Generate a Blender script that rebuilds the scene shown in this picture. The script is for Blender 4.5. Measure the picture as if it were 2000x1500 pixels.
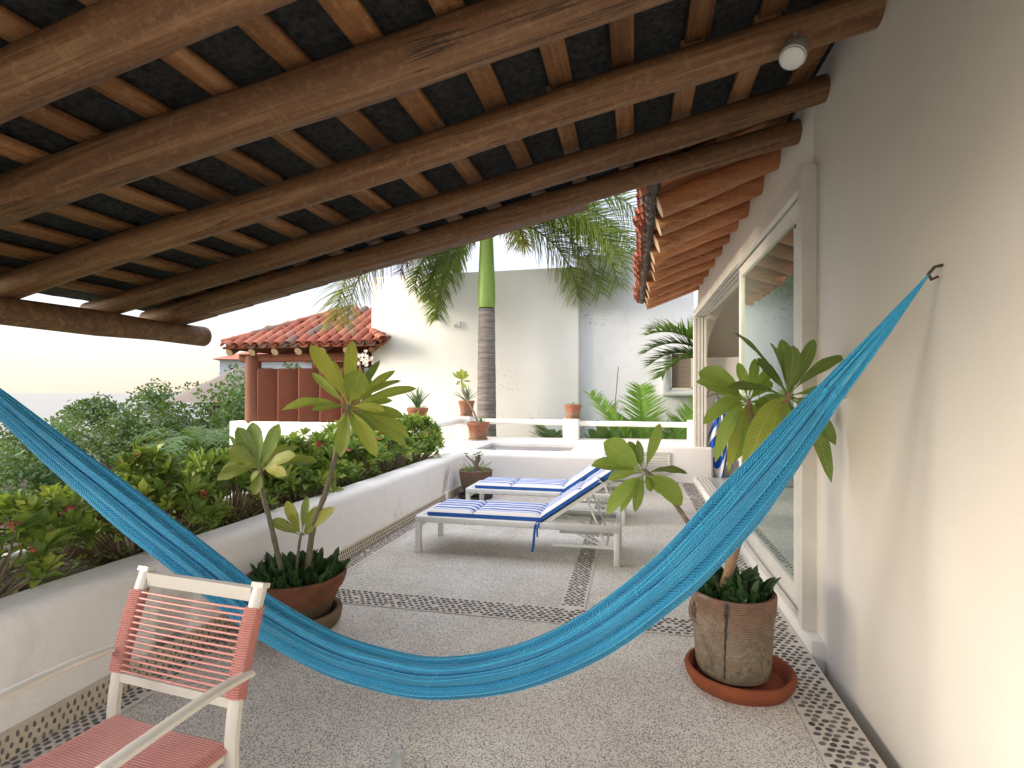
import bpy, bmesh, math, random
from mathutils import Vector, Matrix, Quaternion, noise
R = math.radians
rnd = random.Random(7)
for o in list(bpy.data.objects):
    bpy.data.objects.remove(o)
S = bpy.context.scene
COL = S.collection
YAW = R(12.66)

# ------------------------------------------------------------------ camera
cam = bpy.data.objects.new('camera', bpy.data.cameras.new('camera'))
COL.objects.link(cam)
cam.location = (0, 0, 1.52)
cam.rotation_euler = (R(90), 0, YAW)
cam.data.sensor_width = 36
cam.data.lens = 18.9
cam.data.shift_y = 0.0075
cam.data.clip_start = 0.05
cam.data.clip_end = 20000
S.camera = cam

# ------------------------------------------------------------------ world, sun, exposure
SUN_AZ = R(202)      # direction the light comes from, measured from +X counter clockwise
SUN_EL = R(15)
W = bpy.data.worlds.new("World"); S.world = W; W.use_nodes = True
nt = W.node_tree; nt.nodes.clear()
def wn(t, **k):
    n = nt.nodes.new(t)
    for a, b in k.items(): setattr(n, a, b)
    return n
out = wn('ShaderNodeOutputWorld'); bg = wn('ShaderNodeBackground'); sky = wn('ShaderNodeTexSky')
sky.sky_type = 'NISHITA'; sky.sun_disc = False; sky.sun_elevation = SUN_EL
sky.sun_rotation = R(90) - SUN_AZ
sky.air_density = 1.0; sky.dust_density = 2.5; sky.ozone_density = 1.5
tc = wn('ShaderNodeTexCoord'); mp = wn('ShaderNodeMapping'); mp.inputs['Scale'].default_value = (1.0, 1.0, 4.0)
nz = wn('ShaderNodeTexNoise'); nz.inputs['Scale'].default_value = 1.6; nz.inputs['Detail'].default_value = 6
rp = wn('ShaderNodeValToRGB'); rp.color_ramp.elements[0].position = 0.25; rp.color_ramp.elements[0].color = (0.72,)*3 + (1,)
rp.color_ramp.elements[1].position = 0.75; rp.color_ramp.elements[1].color = (0.97,)*3 + (1,)
mixn = wn('ShaderNodeMix', data_type='RGBA')
L = nt.links.new
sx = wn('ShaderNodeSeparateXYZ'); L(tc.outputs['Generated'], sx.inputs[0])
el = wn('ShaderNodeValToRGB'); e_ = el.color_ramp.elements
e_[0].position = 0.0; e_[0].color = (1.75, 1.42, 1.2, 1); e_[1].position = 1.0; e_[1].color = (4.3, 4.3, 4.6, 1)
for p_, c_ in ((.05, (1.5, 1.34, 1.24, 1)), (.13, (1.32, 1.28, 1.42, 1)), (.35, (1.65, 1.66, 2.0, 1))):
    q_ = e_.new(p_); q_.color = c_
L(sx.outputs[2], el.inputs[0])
L(tc.outputs['Generated'], mp.inputs['Vector']); L(mp.outputs[0], nz.inputs['Vector']); L(nz.outputs['Fac'], rp.inputs[0])
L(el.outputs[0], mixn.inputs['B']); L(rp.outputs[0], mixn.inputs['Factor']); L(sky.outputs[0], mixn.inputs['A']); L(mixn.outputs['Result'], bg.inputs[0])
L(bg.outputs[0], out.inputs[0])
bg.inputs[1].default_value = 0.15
sun = bpy.data.objects.new('sun', bpy.data.lights.new('sun', 'SUN')); COL.objects.link(sun)
sun.data.energy = 1.0; sun.data.angle = R(28); sun.data.color = (1.0, 0.90, 0.77)
d = Vector((math.cos(SUN_EL) * math.cos(SUN_AZ), math.cos(SUN_EL) * math.sin(SUN_AZ), math.sin(SUN_EL)))
sun.rotation_euler = d.to_track_quat('Z', 'Y').to_euler()
vs = S.view_settings
vs.view_transform = 'Standard'; vs.look = 'None'; vs.gamma = 1; vs.use_curve_mapping = False
vs.exposure = 2.22
S.render.engine = 'CYCLES'
S.cycles.max_bounces = 10; S.cycles.diffuse_bounces = 5; S.cycles.transparent_max_bounces = 12

# ------------------------------------------------------------------ mesh helpers
class MB:
    def __init__(s): s.v = []; s.f = []; s.uv = []; s.mi = []
    def add(s, verts, faces, uvs=None, mi=0):
        b = len(s.v); s.v += [tuple(p) for p in verts]
        for f in faces: s.f.append(tuple(b + i for i in f)); s.mi.append(mi)
        s.uv += (uvs if uvs else [(0.5, 0.5)] * len(verts))
        return s
    def box(s, x0, x1, y0, y1, z0, z1, mi=0):
        v = [(x, y, z) for z in (z0, z1) for y in (y0, y1) for x in (x0, x1)]
        return s.add(v, [(0, 2, 3, 1), (4, 5, 7, 6), (0, 1, 5, 4), (2, 6, 7, 3), (0, 4, 6, 2), (1, 3, 7, 5)], mi=mi)
    def bar(s, a, b, w, h, up=(0, 0, 1), mi=0):
        a = Vector(a); b = Vector(b); t = (b - a).normalized(); up = Vector(up)
        x = t.cross(up)
        if x.length < 1e-4: x = t.cross(Vector((0, 1, 0)))
        x.normalize(); z = x.cross(t)
        v = []
        for p in (a, b):
            for i, j in ((-1, -1), (1, -1), (1, 1), (-1, 1)): v.append(p + x * i * w / 2 + z * j * h / 2)
        return s.add(v, [(3, 2, 1, 0), (4, 5, 6, 7), (0, 1, 5, 4), (1, 2, 6, 5), (2, 3, 7, 6), (3, 0, 4, 7)], mi=mi)
    def tube(s, pts, r, n=8, cap=True, mi=0, up=None):
        pts = [Vector(p) for p in pts]; m = len(pts)
        rr = r if isinstance(r, (list, tuple)) else [r] * m
        verts = []; uvs = []; prev = None
        for i, p in enumerate(pts):
            t = (pts[min(i + 1, m - 1)] - pts[max(i - 1, 0)]).normalized()
            if prev is None:
                a = Vector(up) if up else (Vector((0, 0, 1)) if abs(t.z) < .9 else Vector((1, 0, 0)))
                x = t.cross(a).normalized()
            else:
                x = (prev - t * prev.dot(t)).normalized()
            prev = x; y = t.cross(x)
            for k in range(n):
                an = 2 * math.pi * k / n
                q = rr[i](an) if callable(rr[i]) else rr[i]
                verts.append(p + (x * math.cos(an) + y * math.sin(an)) * q); uvs.append((i / (m - 1), k / n))
        faces = []
        for i in range(m - 1):
            for k in range(n):
                k2 = (k + 1) % n
                faces.append((i * n + k, i * n + k2, (i + 1) * n + k2, (i + 1) * n + k))
        if cap: faces += [tuple(range(n - 1, -1, -1)), tuple((m - 1) * n + k for k in range(n))]
        return s.add(verts, faces, uvs, mi)
    def lathe(s, prof, n=32, c=(0, 0), jit=0, mi=0, sx=1, sy=1, a0=0.0, closed=False):
        verts = []; uvs = []
        for i, (r, z) in enumerate(prof):
            for k in range(n):
                an = 2 * math.pi * k / n + a0
                q = r * (1 + jit * noise.noise(Vector((math.cos(an) * 2, math.sin(an) * 2, z * 6))))
                verts.append((c[0] + q * math.cos(an) * sx, c[1] + q * math.sin(an) * sy, z)); uvs.append((k / n, i / len(prof)))
        faces = []
        for i in range(len(prof) - 1):
            for k in range(n):
                k2 = (k + 1) % n
                faces.append((i * n + k, i * n + k2, (i + 1) * n + k2, (i + 1) * n + k))
        if closed: faces += [tuple(range(n - 1, -1, -1)), tuple((len(prof) - 1) * n + k for k in range(n))]
        return s.add(verts, faces, uvs, mi)
    def grid(s, fn, nu, nv, mi=0, closev=False):
        verts = [fn(i / nu, j / nv) for i in range(nu + 1) for j in range(nv + 1)]
        uvs = [(i / nu, j / nv) for i in range(nu + 1) for j in range(nv + 1)]
        faces = [(i * (nv + 1) + j, (i + 1) * (nv + 1) + j, (i + 1) * (nv + 1) + j + 1, i * (nv + 1) + j + 1)
                 for i in range(nu) for j in range(nv)]
        return s.add(verts, faces, uvs, mi)
    def mesh(s, name, mats, smooth=True):
        me = bpy.data.meshes.new(name)
        me.from_pydata(s.v, [], s.f)
        for m in (mats if isinstance(mats, (list, tuple)) else [mats]): me.materials.append(m)
        me.polygons.foreach_set('material_index', s.mi)
        uvl = me.uv_layers.new(name='UVMap')
        li = [0] * len(me.loops); me.loops.foreach_get('vertex_index', li)
        flat = []
        for i in li: flat += s.uv[i]
        uvl.data.foreach_set('uv', flat)
        if smooth:
            me.polygons.foreach_set('use_smooth', [True] * len(me.polygons))
            try: me.set_sharp_from_angle(angle=R(40))
            except Exception: pass
        me.update()
        return me

def link(name, me, parent=None, loc=None, rot=None, scale=None):
    o = bpy.data.objects.new(name, me); COL.objects.link(o)
    if parent: o.parent = parent
    if loc is not None: o.location = loc
    if rot is not None: o.rotation_euler = rot
    if scale is not None: o.scale = scale if hasattr(scale, '__len__') else (scale,) * 3
    return o
def obj(name, mb, mats, parent=None, smooth=True, **k):
    return link(name, mb.mesh(name, mats, smooth), parent, **k)
def tag(o, label=None, cat=None, group=None, kind=None):
    if label: o['label'] = label
    if cat: o['category'] = cat
    if group: o['group'] = group
    if kind: o['kind'] = kind
    return o
def thing(name, label, cat, loc=(0, 0, 0), rz=0, group=None):
    o = bpy.data.objects.new(name, None); COL.objects.link(o); o.location = loc; o.rotation_euler = (0, 0, rz)
    o.empty_display_size = 0.1
    return tag(o, label, cat, group)
def bevel(o, w, seg=3, ang=40):
    me = o.data; bm = bmesh.new(); bm.from_mesh(me)
    bmesh.ops.remove_doubles(bm, verts=bm.verts, dist=1e-6)
    es = [e for e in bm.edges if len(e.link_faces) == 2 and e.calc_face_angle(0) > R(ang)]
    bmesh.ops.bevel(bm, geom=es, offset=w, segments=seg, profile=.5, affect='EDGES', clamp_overlap=True)
    bm.to_mesh(me); bm.free()
    me.polygons.foreach_set('use_smooth', [True] * len(me.polygons))
    try: me.set_sharp_from_angle(angle=R(50))
    except Exception: pass
    return o
def cut(o, mb):
    bpy.context.view_layer.update()
    c = link('cutter', mb.mesh('cutter', [], False)); c.matrix_world = o.matrix_world.copy()
    m = o.modifiers.new('b', 'BOOLEAN'); m.operation = 'DIFFERENCE'; m.object = c; m.solver = 'EXACT'
    bpy.context.view_layer.update()
    dg = bpy.context.evaluated_depsgraph_get()
    me = bpy.data.meshes.new_from_object(o.evaluated_get(dg))
    o.modifiers.clear(); o.data = me
    bpy.data.objects.remove(c)
    return o
def roughen(o, amp, sc, sub=0):
    me = o.data
    for v in me.vertices:
        n = noise.noise_vector(v.co * sc)
        v.co += n * amp
    return o

# ------------------------------------------------------------------ materials
def newmat(name):
    m = bpy.data.materials.new(name); m.use_nodes = True
    t = m.node_tree; t.nodes.clear()
    return m, t
class G:
    """small node-graph helper"""
    def __init__(s, t): s.t = t
    def n(s, typ, **k):
        nd = s.t.nodes.new(typ)
        for a, b in k.items(): setattr(nd, a, b)
        return nd
    def l(s, a, b): s.t.links.new(a, b)
    def coord(s, kind='Object', scale=(1, 1, 1), rot=(0, 0, 0)):
        c = s.n('ShaderNodeTexCoord'); m = s.n('ShaderNodeMapping'); m.inputs['Scale'].default_value = scale
        m.inputs['Rotation'].default_value = rot
        s.l(c.outputs[kind], m.inputs['Vector']); return m.outputs[0]
    def world(s, scale=(1, 1, 1)):
        c = s.n('ShaderNodeNewGeometry'); m = s.n('ShaderNodeMapping'); m.inputs['Scale'].default_value = scale
        s.l(c.outputs['Position'], m.inputs['Vector']); return m.outputs[0]
    def noise(s, vec, scale, detail=5, rough=.6, dist=0):
        n = s.n('ShaderNodeTexNoise'); n.inputs['Scale'].default_value = scale; n.inputs['Detail'].default_value = detail
        n.inputs['Roughness'].default_value = rough; n.inputs['Distortion'].default_value = dist
        s.l(vec, n.inputs['Vector']); return n.outputs['Fac']
    def ramp(s, fac, stops, interp='LINEAR'):
        r = s.n('ShaderNodeValToRGB'); r.color_ramp.interpolation = interp
        e = r.color_ramp.elements
        rgba = lambda c: (c, c, c, 1) if not hasattr(c, '__len__') else (c[0], c[1], c[2], 1)
        e[0].position = stops[0][0]; e[0].color = rgba(stops[0][1])
        e[1].position = stops[-1][0]; e[1].color = rgba(stops[-1][1])
        for p, c in stops[1:-1]:
            q = e.new(p); q.color = rgba(c)
        s.l(fac, r.inputs[0]); return r.outputs[0]
    def mix(s, fac, a, b, mode='MIX'):
        m = s.n('ShaderNodeMix', data_type='RGBA', blend_type=mode)
        for nm, v in (('Factor', fac), ('A', a), ('B', b)):
            if hasattr(v, 'is_linked') or isinstance(v, bpy.types.NodeSocket): s.l(v, m.inputs[nm])
            elif nm == 'Factor': m.inputs[nm].default_value = v
            else: m.inputs[nm].default_value = (v[0], v[1], v[2], 1)
        return m.outputs['Result']
    def math(s, op, a, b=None, c=None):
        m = s.n('ShaderNodeMath', operation=op)
        for i, v in enumerate((a, b, c)):
            if v is None: continue
            if isinstance(v, bpy.types.NodeSocket): s.l(v, m.inputs[i])
            else: m.inputs[i].default_value = v
        return m.outputs[0]
    def rand(s): return s.n('ShaderNodeObjectInfo').outputs['Random']
    def bump(s, h, strength=.3, dist=.01, normal=None):
        b = s.n('ShaderNodeBump'); b.inputs['Strength'].default_value = strength; b.inputs['Distance'].default_value = dist
        s.l(h, b.inputs['Height'])
        if normal: s.l(normal, b.inputs['Normal'])
        return b.outputs[0]
    def pbr(s, color, rough=.7, normal=None, spec=.5, metal=0, **k):
        p = s.n('ShaderNodeBsdfPrincipled'); o = s.n('ShaderNodeOutputMaterial')
        for nm, v in (('Base Color', color), ('Roughness', rough), ('Metallic', metal), ('Specular IOR Level', spec)):
            if isinstance(v, bpy.types.NodeSocket): s.l(v, p.inputs[nm])
            elif nm == 'Base Color': p.inputs[nm].default_value = (v[0], v[1], v[2], 1)
            else: p.inputs[nm].default_value = v
        for nm, v in k.items(): p.inputs[nm].default_value = v
        if normal: s.l(normal, p.inputs['Normal'])
        s.l(p.outputs[0], o.inputs[0]); s.p = p; s.o = o
        return p

def stucco(name, base=(.78, .77, .74), tint=(.70, .68, .62), grime=(.45, .42, .36), g0=.64, g1=.8, bumps=.4, mould=0):
    m, t = newmat(name); g = G(t); w = g.world()
    big = g.noise(w, 0.9, 4); col = g.mix(g.ramp(big, [(.35, 0), (.7, 1)]), base, tint)
    dirt = g.noise(g.world((1.2, 1.2, .6)), 2.2, 8, .68)
    col = g.mix(g.math('MULTIPLY', g.ramp(dirt, [(g0, 0), (g1, 1)]), .5), col, grime)
    if mould:
        a = g.noise(w, 14, 8, .75); b = g.noise(w, .55, 3)
        msk = g.math('MULTIPLY', g.ramp(a, [(.56, 0), (.66, 1)]), g.ramp(b, [(.56, 0), (.68, 1)]))
        col = g.mix(g.math('MULTIPLY', msk, mould), col, (.16, .16, .15))
    h = g.math('ADD', g.noise(w, 5, 4), g.math('MULTIPLY', g.noise(w, 45, 5), .25))
    g.pbr(col, .78, g.bump(h, bumps, .02), .3)
    return m
M = {}
M['planter'] = stucco('white_stucco', (.87, .85, .83), (.83, .81, .78), (.5, .45, .4), .6, .8)
M['house'] = stucco('house_stucco', (.86, .82, .75), (.82, .775, .70), (.55, .5, .42), .7, .9, .15)
M['wall_warm'] = stucco('boundary_stucco_warm', (.80, .79, .74), (.76, .74, .67), (.5, .48, .42), .62, .85, .12, .8)
M['wall_cool'] = stucco('boundary_stucco_cool', (.70, .72, .74), (.64, .66, .68), (.45, .46, .46), .58, .8, .18, .9)
M['ledge'] = stucco('pool_stucco', (.86, .83, .80), (.81, .77, .73), (.5, .45, .4), .66, .85)
M['paint'] = stucco('white_paint', (.78, .77, .72), (.72, .70, .64), (.4, .36, .3), .62, .8, .1)
M['red'] = stucco('red_stucco', (.18, .055, .027), (.145, .043, .021), (.28, .11, .06), .6, .85, .2)
M['col_red'] = stucco('red_column_stucco', (.23, .095, .055), (.19, .072, .042), (.3, .15, .1), .6, .85, .2)

def floor_mat():
    m, t = newmat('exposed_aggregate'); g = G(t); w = g.world()
    v = g.n('ShaderNodeTexVoronoi'); v.inputs['Scale'].default_value = 135; v.inputs['Randomness'].default_value = 1
    wv = g.n('ShaderNodeVectorMath', operation='ADD'); nn = g.n('ShaderNodeTexNoise'); nn.inputs['Scale'].default_value = 60
    g.l(w, nn.inputs['Vector']); sc = g.n('ShaderNodeVectorMath', operation='SCALE'); sc.inputs['Scale'].default_value = .006
    g.l(nn.outputs['Color'], sc.inputs[0]); g.l(w, wv.inputs[0]); g.l(sc.outputs[0], wv.inputs[1]); g.l(wv.outputs[0], v.inputs['Vector'])
    dens = g.ramp(g.noise(w, 1.3, 6, .62), [(.34, .14), (.62, .72)])
    sep = g.n('ShaderNodeSeparateColor'); g.l(v.outputs['Color'], sep.inputs[0])
    is_stone = g.math('MULTIPLY', g.math('LESS_THAN', v.outputs['Distance'], .42), g.math('LESS_THAN', sep.outputs[0], g.math('ADD', dens, .28)))
    stone = g.ramp(sep.outputs[1], [(0, (.045, .04, .038)), (.5, (.12, .105, .095)), (.8, (.22, .18, .155)), (1, (.36, .32, .28))])
    fine = g.ramp(g.noise(w, 260, 3), [(.3, (.66, .63, .58)), (.7, (.84, .81, .755))])
    st = g.ramp(g.noise(w, .8, 5), [(.35, 0), (.75, 1)])
    cem = g.mix(g.math('MULTIPLY', st, .35), fine, (.64, .58, .52))
    col = g.mix(is_stone, cem, stone)
    blot = g.ramp(g.noise(w, .55, 7, .7, .8), [(.40, (1, 1, 1)), (.55, (.93, .915, .89)), (.66, (.82, .795, .765))])
    col = g.mix(1.0, col, blot, 'MULTIPLY')
    g.pbr(col, g.ramp(is_stone, [(0, .8), (1, .5)]), g.bump(g.math('ADD', is_stone, g.noise(w, 150, 3)), .5, .004), .35)
    return m
M['floor'] = floor_mat()
def simple(name, c1, c2, scale=8, rough=.7, bumps=.15, bscale=40, coords='Object', stretch=(1, 1, 1), spec=.4, rv=0.0, metal=0, bdist=.004):
    m, t = newmat(name); g = G(t); w = g.coord(coords, stretch)
    col = g.mix(g.ramp(g.noise(w, scale, 6), [(.3, 0), (.7, 1)]), c1, c2)
    if rv:
        hv = g.n('ShaderNodeHueSaturation'); g.l(col, hv.inputs['Color'])
        g.l(g.math('ADD', g.math('MULTIPLY', g.rand(), rv), 1 - rv / 2), hv.inputs['Value']); col = hv.outputs[0]
    g.pbr(col, rough, g.bump(g.noise(w, bscale, 4), bumps, bdist), spec, metal)
    return m
M['grout'] = simple('pale_grout', (.68, .63, .56), (.58, .53, .46), 5, .85, .3, 90)
M['grout_yellow'] = simple('cement_skirting', (.62, .56, .45), (.50, .44, .34), 6, .85, .4, 60)
M['pebble'] = simple('dark_pebble', (.055, .055, .060), (.15, .14, .135), 30, .5, .1, 60, 'Object', rv=1.1)
M['pebble_mix'] = simple('dark_pebble_bed', (.055, .055, .060), (.19, .175, .165), 18, .5, .1, 60)
M['soil'] = simple('dark_soil', (.035, .026, .018), (.08, .06, .04), 25, .95, .8, 60, bdist=.02)
def wood(name, dark, mid, light, ax=0, worn=.5, crack=.5, rv=.25, gscale=1.0):
    m, t = newmat(name); g = G(t)
    st = [7 * gscale] * 3; st[ax] = .35 * gscale
    st2 = [24 * gscale] * 3; st2[ax] = .9 * gscale
    off = g.n('ShaderNodeVectorMath', operation='ADD'); cb = g.n('ShaderNodeCombineXYZ')
    tc_ = g.n('ShaderNodeTexCoord'); rr = g.math('MULTIPLY', g.rand(), 37.0)
    for i in range(3): g.l(rr, cb.inputs[i])
    g.l(tc_.outputs['Object'], off.inputs[0]); g.l(cb.outputs[0], off.inputs[1])
    def mp_(sc):
        q = g.n('ShaderNodeMapping'); q.inputs['Scale'].default_value = sc; g.l(off.outputs[0], q.inputs['Vector']); return q.outputs[0]
    grain = g.noise(mp_(st), 1.6, 8, .65, 1.2); fineg = g.noise(mp_(st2), 2.2, 6, .7, .4)
    col = g.ramp(g.math('ADD', g.math('MULTIPLY', grain, .65), g.math('MULTIPLY', fineg, .35)),
                 [(.3, dark), (.5, mid), (.72, light)])
    wn_ = g.noise(mp_((2.2, 2.2, 2.2)), 11, 10, .78, .4)
    col = g.mix(g.math('MULTIPLY', g.ramp(wn_, [(.52, 0), (.585, 1)]), worn), col, light)
    ck = [9 * gscale] * 3; ck[ax] = .22 * gscale
    crk = g.ramp(g.noise(mp_(ck), 1.7, 3, .5, .3), [(.485, 0), (.5, 1), (.515, 0)])
    crk = g.math('MULTIPLY', crk, g.ramp(g.noise(mp_((.6, .6, .6)), 1.5, 2), [(.5, 0), (.58, crack)]))
    col = g.mix(crk, col, (.012, .008, .006))
    hv = g.n('ShaderNodeHueSaturation'); g.l(col, hv.inputs['Color'])
    g.l(g.math('ADD', g.math('MULTIPLY', g.rand(), rv), 1 - rv / 2), hv.inputs['Value'])
    h = g.math('SUBTRACT', g.math('ADD', g.math('MULTIPLY', fineg, .6), g.math('MULTIPLY', wn_, .5)), crk)
    g.pbr(hv.outputs[0], .62, g.bump(h, .45, .008), .35)
    return m
M['log'] = wood('roof_log_wood', (.072, .032, .015), (.15, .073, .034), (.32, .195, .10), worn=.3, crack=.8)
M['batten'] = wood('batten_wood', (.090, .037, .015), (.21, .095, .039), (.40, .235, .11), 1, .35, .3, .5)
M['eave'] = wood('eave_log_wood', (.30, .105, .040), (.46, .19, .080), (.62, .34, .17), 0, .25, .7, .3)
M['logend'] = simple('cut_log_end', (.50, .38, .25), (.34, .22, .13), 14, .75, .4, 40)
M['tar'] = simple('tar_paper', (.010, .011, .012), (.050, .052, .052), 30, .8, 1.0, 70, bdist=.01, spec=.15)
def tile_mat():
    m, t = newmat('clay_tile'); g = G(t); w = g.coord('Object'); r = g.rand()
    base = g.ramp(r, [(0, (.25, .07, .042)), (.45, (.33, .095, .055)), (.84, (.40, .15, .09)), (.88, (.17, .11, .09)), (1, (.22, .16, .135))])
    off = g.n('ShaderNodeVectorMath', operation='ADD'); cb = g.n('ShaderNodeCombineXYZ'); g.l(g.math('MULTIPLY', r, 50), cb.inputs[0])
    g.l(w, off.inputs[0]); g.l(cb.outputs[0], off.inputs[1])
    n1 = g.noise(off.outputs[0], 9, 6, .7)
    col = g.mix(g.math('MULTIPLY', g.ramp(n1, [(.5, 0), (.75, 1)]), .6), base, (.20, .09, .06))
    g.pbr(col, .8, g.bump(n1, .3, .01), .3)
    return m
M['tile'] = tile_mat()
M['mortar'] = simple('eave_mortar', (.07, .055, .045), (.16, .13, .11), 18, .95, 1, 50, bdist=.02)
def metal_paint(name, c, rough=.4):
    return simple(name, c, tuple(x * .88 for x in c), 6, rough, .04, 60, spec=.5)
M['frame'] = metal_paint('white_powder_coat', (.80, .81, .78))
M['alu'] = metal_paint('white_aluminium', (.74, .71, .64), .35)
M['alu_grey'] = metal_paint('grey_aluminium', (.36, .38, .36), .35)
M['chairframe'] = metal_paint('cream_enamel', (.60, .58, .51), .35)
M['dark'] = simple('dark_rubber_and_shade', (.02, .02, .02), (.05, .05, .05), 20, .7)
M['iron'] = simple('wrought_iron', (.05, .035, .03), (.09, .06, .05), 20, .6)
def pink_mat():
    m, t = newmat('pink_vinyl'); g = G(t); w = g.coord('Object')
    col = g.mix(g.noise(w, 15, 4), (.54, .235, .20), (.43, .18, .155))
    g.pbr(col, .38, None, .5); g.p.inputs['Subsurface Weight'].default_value = .15
    g.p.inputs['Subsurface Radius'].default_value = (.01, .004, .003)
    return m
M['pink'] = pink_mat()
def glass_mat():
    m, t = newmat('green_tinted_glass'); g = G(t)
    tr = g.n('ShaderNodeBsdfTransparent'); tr.inputs[0].default_value = (.80, .88, .84, 1)
    gl = g.n('ShaderNodeBsdfGlossy'); gl.inputs['Roughness'].default_value = .015; gl.inputs[0].default_value = (.95, 1, .97, 1)
    fr = g.n('ShaderNodeFresnel'); fr.inputs['IOR'].default_value = 1.5
    dirt = g.n('ShaderNodeBsdfDiffuse'); dirt.inputs[0].default_value = (.62, .68, .62, 1)
    mx = g.n('ShaderNodeMixShader'); mx2 = g.n('ShaderNodeMixShader'); o = g.n('ShaderNodeOutputMaterial')
    g.l(g.math('MINIMUM', g.math('MULTIPLY', fr.outputs[0], 1.8), .9), mx.inputs[0]); g.l(tr.outputs[0], mx.inputs[1]); g.l(gl.outputs[0], mx.inputs[2])
    mx2.inputs[0].default_value = .07; g.l(mx.outputs[0], mx2.inputs[1]); g.l(dirt.outputs[0], mx2.inputs[2]); g.l(mx2.outputs[0], o.inputs[0])
    return m
M['glass'] = glass_mat()
def water_mat():
    m, t = newmat('still_pool_water'); g = G(t); w = g.world()
    g.pbr((.05, .065, .085), .03, g.bump(g.noise(w, 6, 3), .04, .01), .35)
    return m
M['water'] = water_mat()
def leaf_mat(name, c1, c2, vein, nv=22, rv=.35, brown=.0, trans=.35, yellow=None, rough=.45):
    m, t = newmat(name); g = G(t)
    uv = g.n('ShaderNodeUVMap'); sp = g.n('ShaderNodeSeparateXYZ'); g.l(uv.outputs[0], sp.inputs[0])
    u, v = sp.outputs[0], sp.outputs[1]
    a = g.math('ABSOLUTE', g.math('SUBTRACT', v, .5))
    ph = g.math('MULTIPLY', g.math('SUBTRACT', u, g.math('MULTIPLY', a, .22)), nv * 6.283)
    band = g.math('POWER', g.math('ADD', g.math('MULTIPLY', g.math('SINE', ph), .5), .5), 4)
    mid = g.ramp(a, [(0.012, 1), (.045, 0)])
    w = g.coord('Object'); n1 = g.noise(w, 6, 5)
    col = g.mix(g.ramp(n1, [(.35, 0), (.65, 1)]), c1, c2)
    r = g.rand()
    if yellow: col = g.mix(g.ramp(r, [(.5, 0), (.95, .8)]), col, yellow)
    col = g.mix(g.math('MULTIPLY', band, .55), col, vein)
    col = g.mix(g.math('MULTIPLY', mid, .8), col, vein)
    if brown:
        n2 = g.noise(w, 22, 6, .7)
        edge = g.ramp(a, [(.28, 0), (.5, .22)])
        msk = g.ramp(g.math('ADD', n2, edge), [(.70, 0), (.76, 1)])
        col = g.mix(g.math('MULTIPLY', msk, brown), col, (.10, .045, .02))
    hv = g.n('ShaderNodeHueSaturation'); g.l(col, hv.inputs['Color'])
    g.l(g.math('ADD', g.math('MULTIPLY', r, rv), 1 - rv / 2), hv.inputs['Value'])
    col = hv.outputs[0]
    g.pbr(col, rough, g.bump(band, .35, .004), .45)
    tl = g.n('ShaderNodeBsdfTranslucent'); g.l(g.mix(.5, col, (.30, .42, .03)), tl.inputs[0])
    mx = g.n('ShaderNodeMixShader'); mx.inputs[0].default_value = trans
    g.l(g.p.outputs[0], mx.inputs[1]); g.l(tl.outputs[0], mx.inputs[2]); g.l(mx.outputs[0], g.o.inputs[0])
    return m
M['plum'] = leaf_mat('plumeria_leaf', (.25, .35, .045), (.37, .47, .07), (.55, .60, .18), 24, .45, .35, .40, (.50, .46, .05))
M['plum_r'] = leaf_mat('plumeria_leaf_green', (.24, .37, .05), (.34, .48, .08), (.50, .60, .18), 22, .45, .1, .40)
M['plum_d'] = leaf_mat('plumeria_leaf_dark', (.13, .21, .045), (.20, .30, .06), (.34, .45, .13), 22, .4, .15, .25)
M['plum_b'] = leaf_mat('plumeria_leaf_browned', (.17, .25, .04), (.28, .34, .06), (.42, .46, .15), 20, .4, .9, .35, (.42, .36, .05))
M['snake'] = leaf_mat('sansevieria_leaf', (.016, .050, .014), (.034, .085, .024), (.06, .13, .05), 9, .9, 0, .08, None, .4)
M['shrub'] = leaf_mat('shrub_leaf', (.11, .22, .035), (.21, .35, .06), (.32, .44, .12), 10, .7, .0, .28, (.32, .34, .05))
M['weed'] = leaf_mat('weed_leaf', (.10, .22, .03), (.19, .33, .06), (.26, .38, .1), 6, .5, 0, .3)
M['aloe'] = leaf_mat('aloe_leaf', (.10, .17, .07), (.17, .24, .10), (.22, .3, .14), 4, .5, 0, .15)
M['palm'] = leaf_mat('palm_leaflet', (.12, .19, .035), (.22, .29, .06), (.34, .38, .11), 2, .35, 0, .3, None, .4)
M['palm_y'] = leaf_mat('palm_leaflet_yellowing', (.17, .19, .04), (.28, .27, .07), (.4, .36, .12), 2, .3, 0, .3)
M['palm_brown'] = leaf_mat('palm_leaflet_dry', (.17, .09, .055), (.26, .15, .09), (.3, .2, .12), 2, .3, 0, .15)
M['palm_g'] = leaf_mat('garden_palm_leaflet', (.04, .10, .024), (.085, .17, .036), (.16, .26, .06), 2, .5, 0, .3)
M['palm_bright'] = leaf_mat('bright_palm_leaflet', (.13, .30, .03), (.21, .42, .05), (.3, .48, .08), 2, .3, 0, .4)
M['treeleaf'] = leaf_mat('tree_foliage', (.045, .10, .03), (.095, .16, .05), (.1, .17, .05), 2, .6, 0, .2)
M['stem'] = simple('plumeria_bark', (.16, .12, .085), (.27, .22, .16), 22, .8, .6, 60, stretch=(1, 1, 1), bdist=.006)
M['stem_g'] = simple('green_grey_bark', (.13, .125, .075), (.22, .20, .13), 22, .75, .5, 60, bdist=.006)
M['stem_r'] = simple('tan_bark', (.24, .145, .08), (.36, .24, .15), 20, .8, .6, 60, bdist=.006)
M['flower'] = simple('coral_flower', (.62, .10, .10), (.70, .22, .17), 30, .6, rv=.5)
M['flower_o'] = simple('faded_orange_flower', (.42, .18, .08), (.30, .12, .06), 30, .7, rv=.5)
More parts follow.
